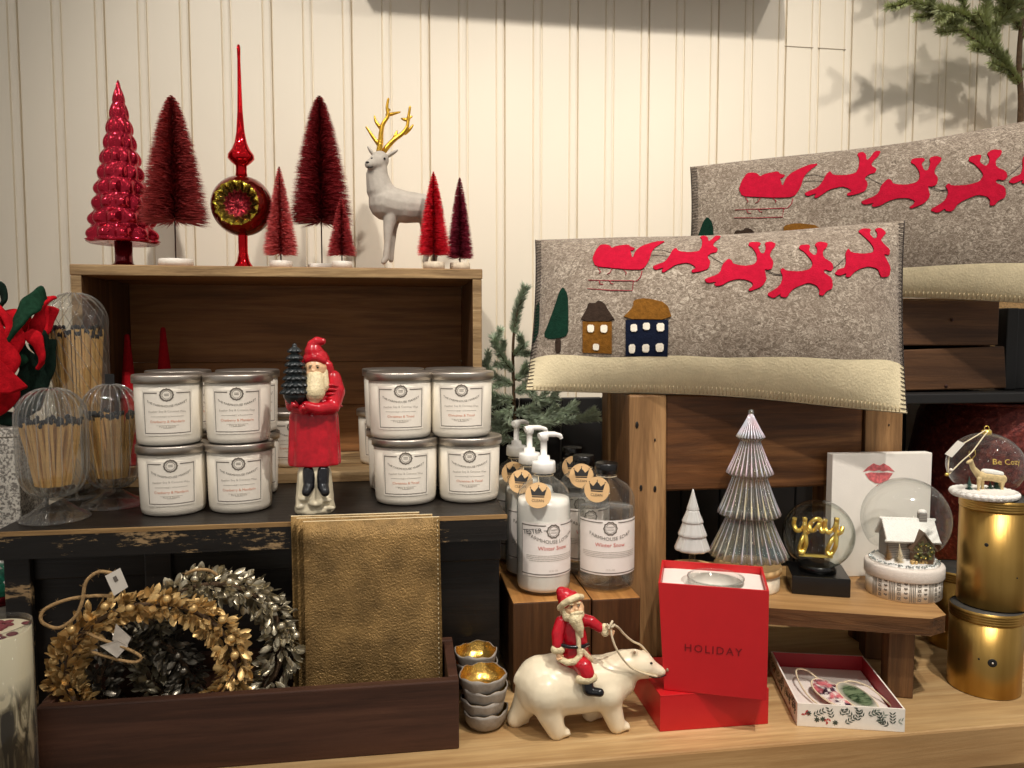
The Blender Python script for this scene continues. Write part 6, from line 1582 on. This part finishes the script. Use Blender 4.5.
for sg in (-1, 1): b.hexa([Rm_ @ Vector(q) for q in ((.008+sg*.0115, -.0245, .0125), (.008+sg*.0115, -.010, .0125), (.008, -.010, .0290), (.008, -.0245, .0290), (.008+sg*.0125, -.0245, .0140), (.008+sg*.0125, -.010, .0140), (.008, -.010, .0310), (.008, -.0245, .0310))][::1])
b.build('porch_roof', plain('brown shingle', rgb(96, 72, 52), .8), po)
b = MB(); rnd = random.Random(6); cw = Vector((.008, -.0240, .0125)); leafy(b, cw, .0062, .0016, 130, rnd, (Vector((1, 0, 0)), Vector((0, 0, 1)), Vector((0, -1, 0))), .0036); b.v = [tuple(Rm_ @ Vector(q)) for q in b.v]; wr_ = b.build('door_wreath', plain('tiny green wreath', rgb(104, 104, 60), .6, var=.4, vs=300), t)
b = MB()
for i in range(9): b.ball(Rm_ @ (cw+Vector((.0064*cos(i*.7), -.0016, .0064*sin(i*.7)))), .0011, 8)
b.build('wreath_berries', M['gold'], wr_)
def conetree(x, y, h_, r, mat, nm='fir_tree'):
    b = MB(); rnd = random.Random(int(x*1e5)); z0_ = zs+.0025
    for i in range(420):
        u = rnd.random()**.7; z = z0_+h_*(1-u); a = rnd.uniform(0, 6.28); d = Vector((cos(a), sin(a), -.35)); o = Vector((x, y, z)); w_ = Vector((-sin(a), cos(a), .4))*.0005
        b.add([o-w_, o+w_, o+d*r*(u+.05)], [(0, 1, 2)])
    b.tube([(x, y, z0_-.001), (x, y, z0_+h_)], .0005, 5); b.build(nm, mat, t)
M['tan_fir'] = plain('tan bottle fir', rgb(166, 128, 80), .7, var=.3, vs=300); M['snow_fir'] = plain('snow dusted fir', rgb(226, 210, 178), .7, var=.2, vs=300)
conetree(-.0275, -.006, .028, .0075, M['tan_fir']); conetree(-.0205, -.0185, .0235, .0082, M['snow_fir']); conetree(.0255, -.016, .010, .0055, M['snow_fir'])
b = MB(); rnd = random.Random(9)
for i in range(34): b.ball((rnd.uniform(-.010, .016), rnd.uniform(-.030, -.026), zs+.002+rnd.uniform(0, .004)), rnd.uniform(.0012, .0024), 7)
b.build('gold_bushes', M['leaf_gold'], t)

# ------------------------------------------------------------------ gold tins
s = N('brushed gold tin'); v = s.coords((1, 1, .02)); f = s.noise(v, 30, 3); s.pr(s.ramp(f, [(.35, rgb(158, 124, 64)), (.65, rgb(192, 156, 88))]), .36, 1, bump=s.noise(s.coords((1, 1, .05)), 160, 3), bs=.12); M['tin_gold'] = s.mat
M['tin_top'] = plain('dark grey tin lid', rgb(66, 64, 60), .5, .2, var=.35, vs=30)
def tin(label, p, R, H, rz, holes=()):
    t = thing('gold_tin', label, 'tin', p, rz, 'gold tins')
    b = MB(); hb = H-.014
    b.lathe([(R*.975, 0), (R*.99, .0012), (R*.99, hb)], 64); bd = b.build('tin_body', M['tin_gold'], t)
    pr = [(R*.99, hb+.0001)]
    for k in range(4): z = hb+.0002+k*.0031; pr += [(R*1.0, z), (R*1.012, z+.0008), (R*1.012, z+.0022), (R*1.0, z+.0029)]
    pr += [(R*.99, H-.0008), (R*.975, H)]
    b = MB(); b.lathe(pr, 64, cap1=False); ld = b.build('lid', M['tin_gold'], t)
    b = MB(); b.lathe([(R*.985, H-.003), (R*.98, H-.0012), (.001, H-.0010)], 48, cap1=False); b.build('lid_top', M['tin_top'], ld)
    for (a, z, r) in holes:
        d = Vector((sin(a), -cos(a), 0)); Mh = d.to_track_quat('Z', 'Y').to_matrix().to_4x4()
        b = MB(); b.lathe([(r, 0), (r*.8, .0006)], 20, c=d*(R*.99)+Vector((0, 0, z)), M=Mh, sm=False); hole = b.build('burn_mark', M['black_matte'], bd)
        if r > .003:
            b = MB(); b.ball(d*(R*.99+.0010)+Vector((0, 0, z)), .0014, 10); b.build('stud', M['silver'], bd)
    return t
cb = G(983, 703, 0); Rt = 37.5*mr((cb.x, .85, .05)); cy = cb.y+Rt*.98
Hl = W(983, 606, cy).z+.001
tin('gold tin at the bottom, in front, with a dark stud hole', (W(983, 690, cy).x, cy, .0004), Rt, Hl, 0, ((-.50, Hl*.44, .0052), (-.85, Hl*.46, .0013)))
cu = Vector((W(992, 600, cy+.008).x, cy+.008, Hl+.0008)); Hu = W(990, 497, cu.y).z-Hl
tin('gold tin stacked on the lower one, carrying the deer ornament', cu, Rt*.985, Hu, .3, ((-1.22, Hu*.60, .0024), (-.35, Hu*.32, .0010)))
c2 = W(1056, 640, .93); tin('gold tin at the right edge of the picture, mostly cut off', (c2.x+.004, .935, .0004), Rt, Hl*1.04, 0)
c3 = W(948, 592, .985); tin('gold tin with a dark lid behind the low bench and the front tins', (c3.x+.018, .985, .0004), Rt*.97, Hl*1.06, 0)

# deer ornament on top of the tin
p = Vector((W(984, 495, cu.y).x, cu.y, cu.z+Hu+.0006)); s_ = mr(p)
t = thing('deer_ornament', 'clear glass ornament with a tiny deer on snow, on top of the gold tins', 'ornament', p); Yo = cu.y
z = lambda y: W(984, y, Yo).z-p.z
Ro = 40*s_; zc_ = z(465); zb_ = .0075
b = MB(); pr = []
for i in range(24): a = -.62+(PI/2+.62-.14)*i/23; pr.append((Ro*cos(a), zc_+Ro*.92*sin(a)))
pr += [(4.2*s_, z(434)), (4.2*s_, z(431))]
b.lathe(pr, 48, cap0=False, cap1=False); b.build('globe', M['glass'], t)
b = MB(); b.lathe([(4.8*s_, z(434)), (5.2*s_, z(433)), (5.2*s_, z(430.5)), (2*s_, z(429.5))], 24); cap = b.build('cap', M['gold'], t)
b = MB(); b.tube([(3*s_*cos(2*PI*i/16), 0, z(428.5)+3*s_*sin(2*PI*i/16)) for i in range(16)], .0005, 5, closed=True); b.build('ring', M['gold'], cap)
b = MB(); rs = Ro*.86
b.lathe([(rs*.96, 0), (rs, .002), (rs*.96, zb_), (rs*.6, zb_+.0008)], 48)
for i in range(30): a = 2*PI*i/30; b.ball((rs*.93*cos(a), rs*.93*sin(a), .0046), (.0046, .0046, .0042), 8)
b.fuse('snow_base', M['snow'], t, voxel=.0009, smooth=2)
Q = lambda x, y, d=0: Vector(W(x, y, Yo+d))-p
b = MB()
def L2m(pts, rs_): b.limb([Q(*q) for q in pts], [r*s_ for r in rs_], 10)
L2m([(981, 476, 0), (992, 477, 0), (1002, 479, 0)], [5.2, 4.8, 5.4]); L2m([(979, 475, 0), (973, 468, 0), (971, 462, -.001)], [4.4, 3, 2.5]); L2m([(971, 461, -.001), (967.5, 462.5, -.003)], [2.6, 1.6])
for pts in ([(979, 479, -.003), (978.5, 488, -.003), (978.5, 497, -.003)], [(982, 479, .003), (982.5, 489, .003), (983, 497, .003)], [(1003, 481, -.003), (1002, 489, -.003), (1006, 495, -.003)], [(1000, 481, .003), (999, 489, .003), (1001, 496, .003)]): L2m(pts, [2.6, 1.4, 1.2])
b.fuse('tiny_deer', plain('cream deer', rgb(214, 188, 138), .5, var=.2, vs=200), t, voxel=.0006, smooth=2)
b = MB(); b.limb([Q(984, 471.5, 0), Q(992, 472.5, 0), Q(1001, 474, 0)], [3.4*s_, 3.8*s_, 3.2*s_], 10); b.fuse('snow_saddle', M['snow'], t, voxel=.0006, smooth=1)
b = MB()
for sg in (-.002, .002):
    b.tube([Q(971, 459, sg), Q(968.5, 455, sg*2), Q(969.5, 451, sg*3)], .0005, 5); b.tube([Q(972, 459, sg), Q(975.5, 455, sg*2), Q(975, 450, sg*3)], .0005, 5)
b.build('tiny_antlers', M['gold'], t)
zs = zb_-.002
M['teal_fir'] = plain('teal bottle fir', rgb(70, 110, 100), .7, var=.4, vs=400)
def fir2(x, y, h_, r):
    b = MB(); rnd = random.Random(int(x*1e5)+3); o0 = Q(x, y, 0); o0.z = zb_-.0006
    for dY in (0,):
        for i in range(420):
            u = rnd.random()**.7; o = Vector((o0.x, o0.y+.004, o0.z+h_*(1-u))); a = rnd.uniform(0, 6.28); d = Vector((cos(a), sin(a), -.35)); w_ = Vector((-sin(a), cos(a), .4))*.0005
            b.add([o-w_, o+w_, o+d*r*(u+.05)], [(0, 1, 2)])
    b.build('tiny_fir', M['teal_fir'], t)
fir2(971, 495, .019, .0062); fir2(998, 497, .016, .0085); fir2(992, 497, .011, .005)
b = MB(); Rf = Ro*1.006
fo = lambda x, y: (Rf*cos(y/Rf)*sin(x/Rf), -Rf*cos(y/Rf)*cos(x/Rf), zc_+Rf*.92*sin(y/Rf))
put_text(b, 'Be Cozy', fo, .0105, -.006, .0085); b.build('gold_lettering', M['gold'], [o for o in t.children if o.name.startswith('globe')][0])
b = MB(); b.tube(spline([Q(986, 430, -.002), Q(976, 436, -.012), Q(964, 443, -.022), Q(956, 447, -.028), Q(950, 455, -.032), Q(948, 468, -.034), Q(949, 474, -.034), Q(952, 471, -.034), Q(962, 461, -.032), Q(972, 452, -.026), Q(984, 436, -.010), Q(990, 430, -.002)], 6), .0008, 6); cd = b.build('gold_cord', M['cord'], t)
b = MB(); b.ball(Q(951, 470, -.034), .0022, 10); b.build('cord_bead', M['tag_white'], cd); b = MB(); b.ball(Q(947, 474.5, -.034), (.0028, .002, .0022), 10); b.build('cord_knot', M['gold'], cd)
card('price_tag', [(945, 454, 0), (958, 440.5, .003), (965, 443.5, .003), (952, 457.5, 0)], Yo-.036, local(t), t, M['tag_white'])
# ------------------------------------------------------------------ light
w = bpy.data.worlds.new('shop'); S.world = w; w.use_nodes = True
nt = w.node_tree; bg = nt.nodes['Background']; bg.inputs[0].default_value = (1.0, .94, .87, 1); bg.inputs[1].default_value = .36
# the shop around the camera: a dim warm room, random bright spots added overhead for reflections
tcw = nt.nodes.new('ShaderNodeTexCoord'); vow = nt.nodes.new('ShaderNodeTexVoronoi'); vow.inputs['Scale'].default_value = 7.0; nt.links.new(tcw.outputs['Generated'], vow.inputs['Vector'])
rw = nt.nodes.new('ShaderNodeValToRGB'); rw.color_ramp.elements[0].position = .10; rw.color_ramp.elements[0].color = (1, 1, 1, 1); rw.color_ramp.elements[1].position = .15; rw.color_ramp.elements[1].color = (0, 0, 0, 1); nt.links.new(vow.outputs['Distance'], rw.inputs['Fac'])
sx = nt.nodes.new('ShaderNodeSeparateXYZ'); nt.links.new(tcw.outputs['Generated'], sx.inputs[0])
up_ = nt.nodes.new('ShaderNodeMapRange'); nt.links.new(sx.outputs['Z'], up_.inputs['Value']); up_.inputs['From Min'].default_value = .15; up_.inputs['From Max'].default_value = .3
ml = nt.nodes.new('ShaderNodeMath'); ml.operation = 'MULTIPLY'; nt.links.new(rw.outputs['Color'], ml.inputs[0]); nt.links.new(up_.outputs[0], ml.inputs[1])
ma = nt.nodes.new('ShaderNodeMath'); ma.operation = 'MULTIPLY_ADD'; nt.links.new(ml.outputs[0], ma.inputs[0]); ma.inputs[1].default_value = 13.0; ma.inputs[2].default_value = bg.inputs[1].default_value; nt.links.new(ma.outputs[0], bg.inputs[1])
def spot(name, loc, aim, power, size, blend, col=(1, .925, .845), r=.03):
    l = bpy.data.lights.new(name, 'SPOT'); l.energy = power; l.spot_size = math.radians(size); l.spot_blend = blend; l.color = col; l.shadow_soft_size = r
    o = bpy.data.objects.new(name, l); C.objects.link(o); o.location = loc
    o.rotation_euler = (Vector(aim)-Vector(loc)).to_track_quat('-Z', 'Y').to_euler()
spot('track_spot_right', (.62, .10, 2.0), (.48, 1.1, .35), 104, 64, .8)
spot('track_spot_left', (-.62, .10, 1.95), (-.02, 1.25, .60), 84, 46, .9)
spot('track_spot_far_right', (1.12, .0, 2.0), (.95, 1.35, .62), 36, 44, .7)
spot('fill_spot_front', (.30, -.20, 1.95), (.46, .90, .12), 52, 34, .9)  # added fill to brighten the lower right, no known lamp there
S.view_settings.view_transform = 'Standard'; S.view_settings.look = 'None'; S.view_settings.gamma = 1; S.view_settings.use_curve_mapping = False
S.view_settings.exposure = 0.0
S.cycles.max_bounces = 12; S.cycles.transparent_max_bounces = 40; S.cycles.caustics_reflective = False; S.cycles.caustics_refractive = False
# a shelf on the wall above the picture; its edge throws the soft band across the top of the boards
t = thing('wall_shelf', 'wooden wall shelf above the display, its shadow along the top of the white boards', 'shelf', (0, 0, 0))
xa, xb, zs_ = W(330, -30, 1.33).x, W(800, -30, 1.33).x, W(800, -40, 1.33).z
b = MB(); b.box(xa, xb, 1.25, YW-.002, zs_, zs_+.018); b.build('shelf_board', M['stool_board'], t, bevel=.002)
for x in (xa+.05, xb-.07):
    b = MB(); b.box(x, x+.02, YW-.012, YW-.002, zs_+.0183, zs_+.07); b.box(x, x+.02, 1.27, YW-.0121, zs_+.0183, zs_+.024); b.build('bracket', M['black_matte'], t)
